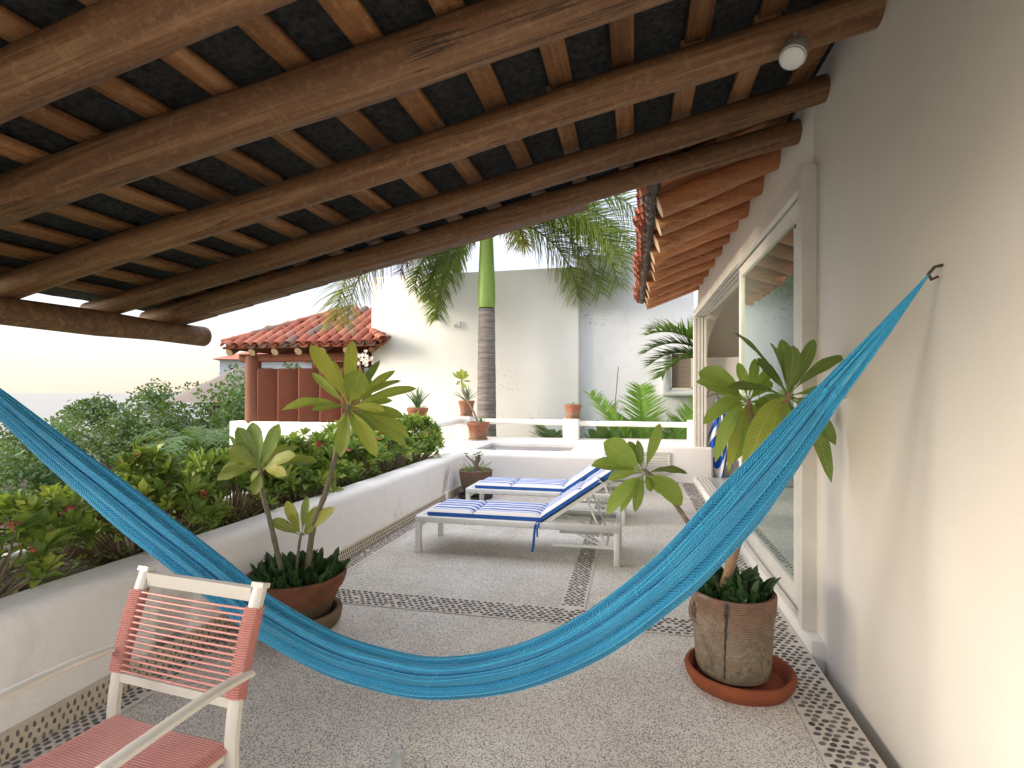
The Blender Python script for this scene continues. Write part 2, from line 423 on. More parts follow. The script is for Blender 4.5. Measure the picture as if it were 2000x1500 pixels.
M['flower_w'] = simple('white_flower', (.80, .78, .70), (.72, .70, .58), 30, .6)
def trunk_mat():
    m, t = newmat('ringed_palm_trunk'); g = G(t); w = g.coord('Object'); r1 = g.noise(g.coord('Object', (1, 1, 14)), 1.6, 6, .7, .6)
    wv = g.n('ShaderNodeTexWave'); wv.bands_direction = 'Z'; wv.inputs['Scale'].default_value = 2.4; wv.inputs['Distortion'].default_value = 2.6
    wv.inputs['Detail'].default_value = 4; g.l(w, wv.inputs[0])
    col = g.ramp(r1, [(.3, (.13, .115, .105)), (.55, (.25, .225, .20)), (.75, (.38, .35, .32))])
    col = g.mix(g.math('MULTIPLY', g.ramp(wv.outputs['Fac'], [(.0, 1), (.10, 0)]), .35), col, (.07, .06, .055))
    vert = g.ramp(g.noise(g.coord('Object', (14, 14, .5)), 1.6, 5, .7), [(.55, 0), (.7, .5)])
    col = g.mix(vert, col, (.09, .08, .075))
    g.pbr(col, .85, g.bump(g.math('ADD', r1, wv.outputs['Fac']), .5, .01), .2)
    return m
M['trunk'] = trunk_mat()
M['shaft'] = simple('smooth_green_crownshaft', (.17, .29, .045), (.24, .36, .07), 3, .4, .05, 20, stretch=(6, 6, .4))
def terracotta(name, base, dark, moss, h0, h1, crust=.6, rings=False, mott=0):
    m, t = newmat(name); g = G(t); w = g.coord('Object'); sp = g.n('ShaderNodeSeparateXYZ'); g.l(w, sp.inputs[0])
    n1 = g.noise(w, 7, 8, .7); n2 = g.noise(w, 24, 7, .72)
    col = g.mix(g.ramp(n1, [(.35, 0), (.68, 1)]), base, dark)
    low = g.math('SUBTRACT', 1, g.ramp(g.math('ADD', sp.outputs[2], g.math('MULTIPLY', g.math('SUBTRACT', n1, .5), .22)), [(h0, 0), (h1, 1)]))
    n3 = g.ramp(n2, [(.36, 0), (.55, 1)])
    col = g.mix(g.math('MULTIPLY', low, g.math('ADD', g.math('MULTIPLY', n3, .35), crust)), col, moss)
    col = g.mix(g.math('MULTIPLY', g.math('MULTIPLY', low, g.ramp(n2, [(.55, 0), (.66, 1)])), .75), col, (.05, .05, .03))
    if mott:
        m1 = g.noise(g.coord('Object', (1, 1, .7)), 13, 8, .78, .5)
        col = g.mix(g.math('MULTIPLY', g.ramp(m1, [(.48, 0), (.60, 1)]), mott * .8), col, (.085, .075, .05))
        m2 = g.noise(w, 9, 8, .8, 1.0)
        col = g.mix(g.math('MULTIPLY', g.ramp(m2, [(.53, 0), (.62, 1)]), mott * .6), col, (.42, .37, .30))
    sp2 = g.noise(w, 55, 4, .7)
    col = g.mix(g.ramp(sp2, [(.70, 0), (.74, .7)]), col, (.62, .56, .48))
    h = g.math('ADD', n1, g.math('MULTIPLY', n2, .6))
    if rings:
        wv = g.n('ShaderNodeTexWave'); wv.bands_direction = 'Z'; wv.inputs['Scale'].default_value = 26; wv.inputs['Distortion'].default_value = 1.0
        g.l(w, wv.inputs[0]); rm = g.math('MULTIPLY', wv.outputs['Fac'], g.ramp(sp.outputs[2], [(.13, 0), (.22, 1)]))
        h = g.math('ADD', h, g.math('MULTIPLY', rm, 1.2))
        col = g.mix(g.math('MULTIPLY', rm, .35), (col), (.42, .33, .26))
    g.pbr(col, .85, g.bump(h, .5, .008), .25)
    return m
M['pot_left'] = terracotta('weathered_terracotta_mossy', (.24, .095, .05), (.11, .048, .03), (.10, .085, .045), .125, .155, .75)
M['pot_right'] = terracotta('limescale_terracotta', (.24, .11, .065), (.14, .075, .05), (.25, .205, .145), .20, .40, .62, True, .8)
M['saucer_red'] = terracotta('red_terracotta', (.29, .080, .034), (.21, .062, .03), (.17, .065, .035), -.1, .02, .2)
M['saucer_old'] = terracotta('stained_terracotta', (.21, .12, .075), (.15, .11, .07), (.12, .11, .07), .02, .12)
M['pot_small'] = terracotta('small_terracotta', (.33, .14, .08), (.25, .10, .06), (.30, .23, .17), .06, .16, .3)
M['pot_dark'] = terracotta('dark_old_terracotta', (.22, .13, .09), (.13, .09, .07), (.13, .12, .10), .15, .32, .5)

def hammock_mat(name, c1, c2, c3):
    m, t = newmat(name); g = G(t)
    uv = g.n('ShaderNodeUVMap'); sp = g.n('ShaderNodeSeparateXYZ'); g.l(uv.outputs[0], sp.inputs[0])
    cb = g.n('ShaderNodeCombineXYZ'); g.l(sp.outputs[0], cb.inputs[0]); g.l(g.math('PINGPONG', g.math('ADD', sp.outputs[1], g.math('MULTIPLY', sp.outputs[0], .35)), .04), cb.inputs[1])
    mp1 = g.n('ShaderNodeMapping'); mp1.inputs['Scale'].default_value = (230, 76, 1); g.l(cb.outputs[0], mp1.inputs[0])
    wv = g.n('ShaderNodeTexWave'); wv.bands_direction = 'DIAGONAL'; wv.inputs['Scale'].default_value = .7; wv.inputs['Distortion'].default_value = 1.4
    wv.inputs['Detail'].default_value = 2; wv.inputs['Detail Scale'].default_value = 1.5
    g.l(mp1.outputs[0], wv.inputs[0])
    mp2 = g.n('ShaderNodeMapping'); mp2.inputs['Scale'].default_value = (9, 70, 1); g.l(uv.outputs[0], mp2.inputs[0])
    n1 = g.noise(mp2.outputs[0], 1, 5, .7); n2 = g.noise(g.coord('Object'), 4, 4)
    f = g.math('ADD', g.math('MULTIPLY', n1, .74), g.math('MULTIPLY', wv.outputs['Fac'], .26))
    col = g.ramp(f, [(.25, c1), (.5, c2), (.75, c3)])
    col = g.mix(g.math('MULTIPLY', g.ramp(n2, [(.35, 0), (.7, 1)]), .35), col, c1)
    g.pbr(col, .8, g.bump(g.math('ADD', g.math('MULTIPLY', wv.outputs['Fac'], 1.0), n1), .9, .005), .2)
    g.p.inputs['Sheen Weight'].default_value = .15
    return m
M['ham'] = hammock_mat('turquoise_net', (.016, .20, .42), (.035, .34, .60), (.11, .50, .72))
M['hamcord'] = simple('turquoise_cord', (.03, .36, .62), (.09, .48, .72), 60, .8, .3, 120)
def cushion_mat():
    m, t = newmat('blue_white_stripe'); g = G(t)
    uv = g.n('ShaderNodeUVMap'); sp = g.n('ShaderNodeSeparateXYZ'); g.l(uv.outputs[0], sp.inputs[0])
    w = g.coord('Object'); wob = g.math('MULTIPLY', g.math('SUBTRACT', g.noise(w, 5, 3), .5), .004)
    v = g.math('ADD', sp.outputs[1], wob)
    W_, B_, LB = (.80, .77, .75), (.028, .14, .52), (.16, .32, .66)
    stops = [(0, W_), (.075, LB), (.10, W_), (.15, B_), (.235, W_), (.34, B_), (.42, W_), (.455, LB), (.48, W_), (.52, B_), (.60, W_), (.69, B_), (.77, W_), (.81, LB), (.84, W_), (.89, B_), (.96, W_)]
    col = g.ramp(v, stops, 'CONSTANT')
    g.pbr(col, .85, g.bump(g.math('ADD', g.noise(w, 9, 3), g.math('MULTIPLY', g.noise(w, 400, 2), .15)), .35, .01), .2)
    return m
M['stripe'] = cushion_mat()
M['blue'] = simple('royal_blue_fabric', (.016, .09, .36), (.022, .12, .44), 20, .85, .3, 200)
def towel_mat():
    m, t = newmat('striped_towel'); g = G(t)
    uv = g.n('ShaderNodeUVMap'); sp = g.n('ShaderNodeSeparateXYZ'); g.l(uv.outputs[0], sp.inputs[0])
    q = g.math('FRACT', g.math('ADD', g.math('MULTIPLY', sp.outputs[0], 3.2), g.math('MULTIPLY', sp.outputs[1], 2.6)))
    col = g.ramp(q, [(0, (.80, .78, .76)), (.45, (.02, .10, .45)), (.95, (.80, .78, .76))], 'CONSTANT')
    w = g.coord('Object'); g.pbr(col, .95, g.bump(g.noise(w, 250, 3), .6, .004), .1)
    return m
M['towel'] = towel_mat()
M['hut'] = simple('palm_thatch', (.16, .13, .11), (.30, .26, .23), 12, .95, .8, 40, stretch=(6, 6, 1), bdist=.03)
M['far_white'] = simple('distant_white_paint', (.66, .69, .73), (.60, .63, .66), 1, .8)
M['far_roof'] = simple('distant_orange_roof', (.50, .18, .10), (.42, .15, .09), 3, .8)
M['ground'] = simple('hillside_ground', (.05, .075, .03), (.12, .12, .06), .2, .95, .3, 3, bdist=.1)
M['sea'] = simple('sea_water', (.05, .09, .12), (.06, .11, .14), .01, .15, .2, .5, spec=.5, bdist=.3)
M['lampglass'] = simple('frosted_lamp_face', (.75, .77, .74), (.66, .68, .66), 10, .3)
M['intfloor'] = simple('polished_floor', (.48, .50, .48), (.40, .42, .40), 3, .3, .05, 20)
M['clearknob'] = simple('grey_glass', (.32, .34, .34), (.46, .48, .47), 18, .12, .1, 30, spec=.8)
M['blind'] = simple('brown_blind', (.22, .17, .13), (.30, .24, .19), 10, .7)

# ------------------------------------------------------------------ setting
def sheet(name, x0, x1, y0, y1, z, mat, parent=None, th=0):
    mb = MB(); mb.box(x0, x1, y0, y1, z - th, z) if th else mb.add([(x0, y0, z), (x1, y0, z), (x1, y1, z), (x0, y1, z)], [(0, 1, 2, 3)])
    return obj(name, mb, mat, parent, smooth=False)
def hillz(x, y):
    r = math.hypot(x, y); return -3.0 - 22 * max(0, min(1, (-x - 60) / 160)) + 9 * max(0, min(1, (y - 45) / 120)) * max(0, min(1, (x + 90) / 60)) + .3 * noise.noise(Vector((x * .05, y * .05, 0)))
mb = MB()
def gpt(u, v):
    x = -3000 * (1 - u) ** 3 + 3000 * u ** 3 if False else (2 * u - 1) ** 3 * 3000
    y = -300 + 5000 * v ** 2.6
    return (x, y, hillz(x, y))
mb.grid(gpt, 60, 60)
tag(obj('ground', mb, M['ground']), kind='structure')
tag(sheet('sea', -9000, 9000, -9000, 9000, -20.0, M['sea']), kind='structure')

terr = tag(sheet('terrace_floor', -3.6, 1.0, -4.0, 10.9, 0, M['floor'], th=.35), kind='structure')
tag(sheet('garden_ground', -30, 8, 10.9, 60, -2.6, M['soil'], th=.05), kind='structure')

# --- pebble bands set in the floor
def pebble_mb(sd):
    r = random.Random(sd); mb = MB(); n = 8
    vs_ = []
    ph = r.random() * 6
    for rr, z in ((1.0, 0), (.82, .45), (.4, .72)):
        for k in range(n):
            a = k / n * 2 * math.pi; q = rr * (1 + .12 * math.sin(2 * a + ph) + .06 * r.uniform(-1, 1))
            vs_.append((q * math.cos(a), q * math.sin(a), z))
    vs_.append((0, 0, .78))
    fs = [(k, (k + 1) % n, n + (k + 1) % n, n + k) for k in range(n)] + [(n + k, n + (k + 1) % n, 2 * n + (k + 1) % n, 2 * n + k) for k in range(n)] \
        + [(2 * n + k, 2 * n + (k + 1) % n, 3 * n) for k in range(n)]
    return mb.add(vs_, fs)
PV = [pebble_mb(i) for i in range(6)]
PM = [p.mesh('pebble', M['pebble']) for p in PV]
stones = []     # (x, y, lenx, leny, rot)
def band(x0, x1, y0, y1, px, py, along, taper=.9):
    y = y0 + py / 2; row = 0
    while y < y1:
        x = x0 + px / 2 + (row % 2) * px * .5 * (1 if along == 'x' else 0)
        c = 0
        while x < x1 - px * .25:
            yy = y + (c % 2) * py * .5 * (0 if along == 'x' else 1)
            if rnd.random() > .03:
                stones.append((x + rnd.uniform(-.12, .12) * px, yy + rnd.uniform(-.12, .12) * py, px * rnd.uniform(.34, .44), py * rnd.uniform(.33, .42), rnd.uniform(-.22, .22)))
            x += px; c += 1
        y += py; row += 1
def strip(x0, x1, y0, y1):
    return MB().add([(x0, y0, .004), (x1, y0, .004), (x1, y1, .004), (x0, y1, .004)], [(0, 1, 2, 3)])
gs = MB()
for a in ((-2.52, 1.0, 3.50, 3.765), (-.505, -.325, 3.765, 7.88), (.765, 1.0, -2.0, 3.50), (.765, 1.0, 3.765, 9.38), (-2.52, -2.35, 3.765, 7.88),
          (-2.52, -2.35, -2.0, 3.50), (-2.35, -.505, 7.70, 7.88), (-.4, .765, 9.22, 9.38)):
    x0, x1, y0, y1 = a; gs.add([(x0, y0, .004), (x1, y0, .004), (x1, y1, .004), (x0, y1, .004)], [(0, 1, 2, 3)])
obj('grout_band', gs, M['grout'], terr, smooth=False)
band(-2.33, .76, 3.51, 3.76, .047, .034, 'x')
band(-.50, -.33, 3.80, 7.7, .042, .031, 'x')
band(.775, .99, .3, 9.35, .043, .036, 'x')
band(-2.51, -2.36, -.5, 7.87, .034, .040, 'y')
band(-2.35, -.45, 7.71, 7.87, .04, .034, 'x')
band(-.4, .76, 9.23, 9.37, .04, .034, 'x')
# flare at the junction
for i in range(0):
    t = rnd.random(); sx = rnd.choice((-1, 1)); w_ = .12 * (1 - t)
    stones.append((-.415 + sx * (.09 + w_ * rnd.random()), 3.78 + t * .14, .018, .012, rnd.uniform(-.6, .6)))
def infrm(s): 
    xr = s[0] * math.cos(YAW) + s[1] * math.sin(YAW); zf = -s[0] * math.sin(YAW) + s[1] * math.cos(YAW)
    return zf > 1.5 and abs(xr / zf) < .95 and s[0] > -2.4 and 1.52 / zf < .70
vis = sorted([s for s in stones if infrm(s)], key=lambda s: math.hypot(s[0], s[1]))[:299]
vs_set = set(id(s) for s in vis)
for i, s_ in enumerate(vis):
    link('pebble', PM[i % 6], terr, (s_[0], s_[1], .003), (0, 0, s_[4]), (s_[2], s_[3], .009))
pb = MB()
for i, s_ in enumerate(stones):
    if id(s_) in vs_set: continue
    src = PV[i % 6]; ca, sa = math.cos(s_[4]), math.sin(s_[4])
    pb.add([(s_[0] + (v[0] * s_[2] * ca - v[1] * s_[3] * sa), s_[1] + (v[0] * s_[2] * sa + v[1] * s_[3] * ca), .003 + v[2] * .009) for v in src.v], src.f)
tag(obj('pebble_bed', pb, M['pebble_mix'], terr), kind='stuff')

# --- planter
pl = thing('planter', 'long low white stucco planter wall running along the left side of the terrace', 'planter', (-2.52, 3, 0))
O = Vector((-2.52, 3, 0))
def rel(mb, o): 
    mb.v = [(v[0] - o[0], v[1] - o[1], v[2] - o[2]) for v in mb.v]; return mb
w1 = obj('wall', rel(MB().box(-2.80, -2.52, -3.0, 7.9, -.3, .60), O), M['planter'], pl)
bm_ = bmesh.new(); bm_.from_mesh(w1.data)
for k in range(1, 44):
    bmesh.ops.bisect_plane(bm_, geom=bm_.verts[:] + bm_.edges[:] + bm_.faces[:], plane_co=(0, -6 + k * .25, 0), plane_no=(0, 1, 0))
bm_.to_mesh(w1.data); bm_.free()
bevel(w1, .075, 5)
roughen(w1, .012, 1.7)
cut(w1, rel(MB().box(-2.60, -2.40, 7.00, 7.11, .13, .30), O))
cut(w1, rel(MB().box(-2.62, -2.40, 2.42, 2.62, -.05, .16), O))
w2 = obj('outer_wall', rel(MB().box(-3.60, -3.48, -3.0, 7.9, -3.2, .58), O), M['planter'], pl); bevel(w2, .04)
obj('soil', rel(MB().grid(lambda u, v: (-3.47 + .66 * u, -3 + 10.9 * v, .50 + .03 * noise.noise(Vector((u * 3, v * 40, 0)))), 8, 90), O), M['soil'], pl)
sk = obj('skirting', rel(MB().box(-2.519, -2.498, -3.0, 6.98, 0.005, .125).box(-2.519, -2.498, 7.13, 7.9, 0.005, .125), O), M['grout_yellow'], pl)
sp_ = MB(); i = 0; y = .2
while y < 7.88:
    for r_ in range(3):
        if 6.97 < y < 7.14 : continue
        src = PV[i % 6]; i += 1
        yy = y + (r_ % 2) * .015 + rnd.uniform(-.003, .003); zz = .026 + r_ * .036 + rnd.uniform(-.002, .002)
        ry, rz_ = .0072 * rnd.uniform(.8, 1.15), .0145 * rnd.uniform(.85, 1.1)
        sp_.add([(-2.499 + v[2] * .008, yy + v[0] * ry, zz + v[1] * rz_) for v in src.v], src.f)
    y += .034
tag(obj('skirting_pebbles', rel(sp_, O), M['pebble_mix'], pl), kind='stuff')

# --- plunge pool and ledge
pp = thing('plunge_pool', 'raised white stucco plunge pool with still water in a rectangular basin', 'pool', (-1.5, 9.4, 0)); O = Vector((-1.5, 9.4, 0))
pw = obj('basin', rel(MB().box(-3.6, -.38, 7.9, 10.9, -3.2, .585), O), M['ledge'], pp); bevel(pw, .06, 5)
cut(pw, rel(MB().box(-2.50, -.95, 8.40, 9.52, .02, .8), O))
obj('water', rel(MB().add([(-2.51, 8.39, .53), (-.94, 8.39, .53), (-.94, 9.53, .53), (-2.51, 9.53, .53)], [(0, 1, 2, 3)]), O), M['water'], pp, smooth=False)
obj('drain_cover', rel(MB().lathe([(0.001, .598), (.03, .598), (.035, .588)], 14, (-.68, 9.0)).lathe([(0.001, .596), (.02, .596), (.025, .588)], 14, (-.56, 9.08)), O), M['alu'], pp)
sk2 = MB().box(-2.495, -.40, 7.878, 7.899, .005, .10)
obj('skirting', rel(sk2, O), M['grout_yellow'], pp)
sp_ = MB(); x = -2.45; i = 0
while x < -.42:
    for r_ in range(3):
        src = PV[i % 6]; i += 1
        sp_.add([(x + (r_ % 2) * .014 + v[0] * .009, 7.879 - v[2] * .008, .022 + r_ * .03 + v[1] * .013) for v in src.v], src.f)
    x += .027
tag(obj('skirting_pebbles', rel(sp_, O), M['pebble_mix'], pp), kind='stuff')
lg = thing('ledge_wall', 'low white wall with a louvred vent right of the plunge pool', 'wall', (.3, 9.4, 0)); O = Vector((.3, 9.4, 0))
lw = obj('wall', rel(MB().box(-.377, 1.30, 9.4, 10.9, -3.2, .60), O), M['ledge'], lg); bevel(lw, .045, 4)
vf = MB(); fx0, fx1, fz0, fz1 = .0, .60, .16, .49
for a, b in (((fx0, 9.39, fz0), (fx1, 9.39, fz0)), ((fx0, 9.39, fz1), (fx1, 9.39, fz1)), ((fx0, 9.39, fz0), (fx0, 9.39, fz1)), ((fx1, 9.39, fz0), (fx1, 9.39, fz1))):
    vf.bar(a, b, .03, .03)
vent = obj('louvre_vent', rel(vf, O), M['alu'], lg, smooth=False)
obj('shade_panel', rel(MB().box(fx0 + .014, fx1 - .014, 9.393, 9.3985, fz0 + .014, fz1 - .014), O), M['dark'], lg, smooth=False)  # flat dark panel on the wall, painting the shade between the slats
slm = MB().add([(-.29, 0, -.02), (.29, 0, -.02), (.29, .012, .02), (-.29, .012, .02), (-.29, -.004, -.018), (.29, -.004, -.018), (.29, .008, .022), (-.29, .008, .022)],
               [(4, 5, 6, 7), (3, 2, 1, 0), (0, 1, 5, 4), (2, 3, 7, 6), (1, 2, 6, 5), (3, 0, 4, 7)]).mesh('slat', M['alu'], False)
for k in range(7): link('slat', slm, vent, (.30 - O.x, 9.385 - O.y, .19 + k * .045))

# --- railing
rl = thing('railing', 'white painted log railing on square stucco posts behind the plunge pool', 'railing', (-1.2, 10.5, .58)); O = Vector((-1.2, 10.5, .58))
for (x, y, w_, top) in ((-3.35, 10.5, .34, 1.02), (-1.17, 10.5, .30, .995), (1.13, 10.5, .27, .99), (-3.5, 8.4, .30, .99)):
    p_ = obj('post', rel(MB().box(x - w_ / 2, x + w_ / 2, y - w_ / 2, y + w_ / 2, .57, top), O), M['paint'], rl); bevel(p_, .02, 3)
def rail(a, b, r0, r1):
    n = 22; a = Vector(a); b = Vector(b); pts = []; rr = []
    for i in range(n):
        t = i / (n - 1); p = a.lerp(b, t); p += noise.noise_vector(p * 1.3) * .012; pts.append(p - O); rr.append((r0 + (r1 - r0) * t) * (1 + .05 * noise.noise(p * 3)))
    return obj('rail', MB().tube(pts, rr, 12), M['paint'], rl)
rail((-3.2, 10.5, .925), (-1.31, 10.5, .915), .058, .055); rail((-1.03, 10.5, .905), (1.01, 10.5, .90), .052, .052)
rail((-3.37, 10.34, .93), (-3.45, 8.54, .90), .058, .055)

# --- boundary wall
bw = tag(obj('boundary_wall', MB().box(-6.41, -1.216, 12.4, 12.75, -3, 4.40), M['wall_warm']), 'tall plain white rendered wall behind the royal palm trunk', 'wall'); bevel(bw, .03, 2)
bw2 = thing('boundary_wall', 'tall bluish white wall with a small blind window behind the garden palms', 'wall', (1, 12.6, 0)); O = Vector((1, 12.6, 0))
q = obj('wall', rel(MB().box(-1.30, 6.0, 12.62, 13.0, -3, 4.70), O), M['wall_cool'], bw2); bevel(q, .03, 2)
sr = obj('window_surround', rel(MB().box(.62, 1.9, 12.36, 12.70, 1.42, 2.55), O), M['wall_cool'], bw2)
bevel(sr, .05, 3); cut(sr, rel(MB().box(.80, 1.75, 12.30, 12.60, 1.56, 2.40), O))
wf = MB()
for a, b in (((.82, 12.40, 1.58), (1.72, 12.40, 1.58)), ((.82, 12.40, 2.38), (1.72, 12.40, 2.38)), ((.82, 12.4, 1.58), (.82, 12.4, 2.38)), ((1.27, 12.4, 1.58), (1.27, 12.4, 2.38)), ((1.72, 12.4, 1.58), (1.72, 12.4, 2.38))):
    wf.bar(a, b, .045, .045)
win = obj('window', rel(wf, O), M['alu'], bw2, smooth=False)
sb = MB().box(-.2, .2, -.004, .004, -.02, .018).mesh('blind_slat', M['blind'], False)
for c_ in (1.045, 1.495):
    for k in range(17): link('blind_slat', sb, win, (c_ - O.x, 12.46 - O.y, 1.62 + k * .046 - O.z), (R(-12), 0, 0))
wl = tag(obj('wall_lamp', MB().box(-.05, .05, -.02, .05, -.07, .07).tube([(-.04, .0, -.02), (-.10, -.05, -.06)], [.03, .045], 10), M['alu']), 'small white floodlight fixed high on the tall white wall', 'lamp')
wl.location = (-4.11, 12.36, 3.15)

# ------------------------------------------------------------------ house with sliding door
XW = 1.075
hs = thing('house', 'cream stucco house wall with timber eave and wide sliding door on the right', 'house', (XW, 6, 0)); O = Vector((XW, 6, 0))
hw = MB().box(XW, XW + .24, -4.0, 3.60, -.3, 3.42).box(XW, XW + .24, 3.60, 9.55, 2.86, 3.42)
h1 = obj('wall', rel(MB().box(XW, XW + .24, -4.0, 3.60, -.3, 3.42), O), M['house'], hs); bevel(h1, .02, 2)
h2 = obj('lintel', rel(MB().box(XW, XW + .24, 3.603, 9.56, 2.86, 3.42), O), M['house'], hs); bevel(h2, .02, 2)
ew = obj('end_wall', rel(MB().box(XW + .02, 6.0, 9.65, 10.35, -3, 4.6), O), M['house'], hs)
arch = MB(); N_ = 24; prof = [(3.43 + 2.2 * math.cos(math.pi * k / N_), 2.10 + 1.75 * math.sin(math.pi * k / N_)) for k in range(N_ + 1)]
arch.add([(x, 9.50, z) for x, z in prof] + [(x, 10.22, z) for x, z in prof],
         [tuple(range(N_ + 1)), tuple(range(2 * N_ + 1, N_, -1))] + [(i, N_ + 1 + i, N_ + 2 + i, i + 1) for i in range(N_)] + [(N_, 2 * N_ + 1, N_ + 1, 0)])
bm_ = bmesh.new(); tmp = arch.mesh('t', [], False); bm_.from_mesh(tmp); bmesh.ops.recalc_face_normals(bm_, faces=bm_.faces); bm_.to_mesh(tmp); bm_.free()
arch.v = [tuple(v.co) for v in tmp.vertices]; arch.f = [tuple(p.vertices) for p in tmp.polygons]
cut(ew, rel(arch, O))
obj('interior_wall', rel(MB().box(5.8, 6.0, -4, 9.65, 0, 4.6).box(1.4, 5.8, -4.2, -4.0, 0, 4.6), O), M['house'], hs)
obj('ceiling', rel(MB().add([(1.08, -4, 3.45), (6, -4, 4.7), (6, 9.9, 4.7), (1.08, 9.9, 3.45), (1.08, -4, 3.55), (6, -4, 4.8), (6, 9.9, 4.8), (1.08, 9.9, 3.55)],
    [(0, 3, 2, 1), (4, 5, 6, 7), (0, 1, 5, 4), (3, 7, 6, 2), (0, 4, 7, 3), (1, 2, 6, 5)]), O), M['house'], hs, smooth=False)
obj('interior_floor', rel(MB().box(XW + .12, 5.8, -4, 9.65, -.2, .095), O), M['intfloor'], hs, smooth=False)
sill = obj('sill', rel(MB().box(1.004, XW + .118, 3.40, 9.60, -.1, .085), O), M['paint'], hs); bevel(sill, .012, 2)
# door frame tracks
fr = thing('door_frame', None, None); fr.parent = hs
bpy.data.objects.remove(fr)
dfm = MB()
for k in range(4):
    x0 = 1.0 + k * .052
    dfm.box(x0, x0 + .040, 3.62, 9.50, 2.775 + k * .0012, 2.86)
    dfm.box(x0, x0 + .040, 9.44, 9.58, .087, 2.774)
    dfm.box(x0 + .004, x0 + .030, 3.62, 9.439, .087, .112)
dfm.box(1.0, 1.20, 3.60, 9.59, 2.861, 2.885).box(1.042, 1.20, 9.47, 9.582, .09, 2.76)
dfm.box(.995, 1.20, 3.54, 3.62, .087, 2.885)
obj('door_frame', rel(dfm, O), M['alu'], hs, smooth=False)
def panel(x, y0, y1, z0=.115, z1=2.77, st=.10):
    fm = MB()
    fm.box(x - .02, x + .02, y0, y0 + st, z0, z1).box(x - .02, x + .02, y1 - st, y1, z0, z1)
    fm.box(x - .019, x + .019, y0 + st, y1 - st, z0, z0 + .12).box(x - .019, x + .019, y0 + st, y1 - st, z1 - .10, z1)
    p_ = obj('sliding_door', rel(fm, O), M['alu'], hs, smooth=False)
    obj('glass', rel(MB().box(x - .003, x + .003, y0 + st, y1 - st, z0 + .12, z1 - .10), O), M['glass'], p_, smooth=False)
    return p_
p1 = panel(1.075, 3.84, 5.84)
obj('lock', rel(MB().lathe([(0.001, 0), (.015, 0), (.018, -.006)], 12), Vector((0, 0, 0))), M['dark'], p1, loc=(1.053 - O.x, 3.90, 2.62), rot=(0, R(-90), 0)).location = (1.052 - O.x, 3.90 - O.y, 2.62)
panel(1.128, 3.90, 5.78)
# eave logs
ly = [4.30 + .0, 4.95, 5.53, 6.05, 6.55, 7.09, 7.71, 8.30, 8.89, 9.43]
ly = [4.42] + ly[1:]
for i, y in enumerate(ly):
    r0 = .085 * rnd.uniform(.9, 1.12); n = 16; pts = []; rr = []
    x0 = .22 + rnd.uniform(-.03, .03)
    for k in range(n):
        t = k / (n - 1); x = x0 + (1.12 - x0) * t
        pts.append((x - x0, .012 * noise.noise(Vector((x * 2, y * 3, 0))), (x - x0) * .36)); rr.append(r0 * (1 + .10 * noise.noise(Vector((x * 3, y * 5, 1))) + .06 * (1 - t)))
    mbx = MB().tube(pts, rr, 14, cap=False)
    nb = 14
    # cut end face with rim
    ring = mbx.v[:nb]
    mbx.add(ring + [tuple(Vector(pts[0]) + Vector((-.004, 0, 0)))], [(k, nb, (k + 1) % nb) for k in range(nb)], mi=1)
    obj('eave_log', mbx, [M['eave'], M['logend']], hs, loc=(x0 - O.x, y - O.y, 3.00 + rnd.uniform(-.012, .012)))
# roof deck, tiles along the eave
obj('roof_deck', rel(MB().add([(.14, 3.95, 3.085), (1.60, 3.95, 3.61), (1.60, 9.62, 3.61), (.14, 9.62, 3.085), (.14, 3.95, 3.125), (1.60, 3.95, 3.65), (1.60, 9.62, 3.65), (.14, 9.62, 3.125)],
    [(0, 3, 2, 1), (4, 5, 6, 7), (0, 1, 5, 4), (3, 7, 6, 2), (0, 4, 7, 3), (1, 2, 6, 5)]), O), M['eave'], hs, smooth=False)
def tile_mb(L_, r0, r1, th=.014, seg=7):
    mb = MB(); vs_ = []
    for q, (rr, x) in enumerate(((r0, 0), (r1, L_))):
        for k in range(seg + 1):
            a = math.pi * k / seg; vs_.append((rr * math.cos(a), x, rr * math.sin(a) * .8))
        for k in range(seg + 1):
            a = math.pi * k / seg; vs_.append(((rr - th) * math.cos(a), x, (rr - th) * math.sin(a) * .8))
    n = seg + 1; fs = []
    for k in range(seg):
        fs.append((k, k + 1, 2 * n + k + 1, 2 * n + k)); fs.append((n + k + 1, n + k, 3 * n + k, 3 * n + k + 1)); fs.append((k + 1, k, n + k, n + k + 1))
        fs.append((2 * n + k, 2 * n + k + 1, 3 * n + k + 1, 3 * n + k))
    fs += [(0, 2 * n, 3 * n, n), (seg, n + seg, 3 * n + seg, 2 * n + seg)]
    return mb.add(vs_, fs)
TS = tile_mb(.42, .085, .07).mesh('roof_tile', M['tile'])
sl = math.atan2(3.61 - 3.085, 1.46)
for j in range(29):
    y = 4.02 + j * .196
    for r_ in range(3):
        o = link('roof_tile', TS, hs); e = rnd.uniform(-.02, .02)
        o.rotation_euler = (sl, 0, R(-90) + rnd.uniform(-.04, .04))
        o.rotation_euler = (Matrix.Rotation(R(-90) + rnd.uniform(-.04, .04), 3, 'Z') @ Matrix.Rotation(sl + .03, 3, 'X')).to_euler()
        xx = .04 + e + r_ * .33
        o.location = (xx - O.x, y - O.y, 3.07 + (xx - .04) * math.tan(sl) + .035)
        if r_ == 0:
            o = link('roof_tile', TS, hs)
            o.rotation_euler = (Matrix.Rotation(R(-90), 3, 'Z') @ Matrix.Rotation(sl + .03, 3, 'X') @ Matrix.Rotation(R(180), 3, 'Y')).to_euler()
            o.location = (xx + .01 - O.x, y + .098 - O.y, 3.115)
mo = MB(); pts = []; rr = []
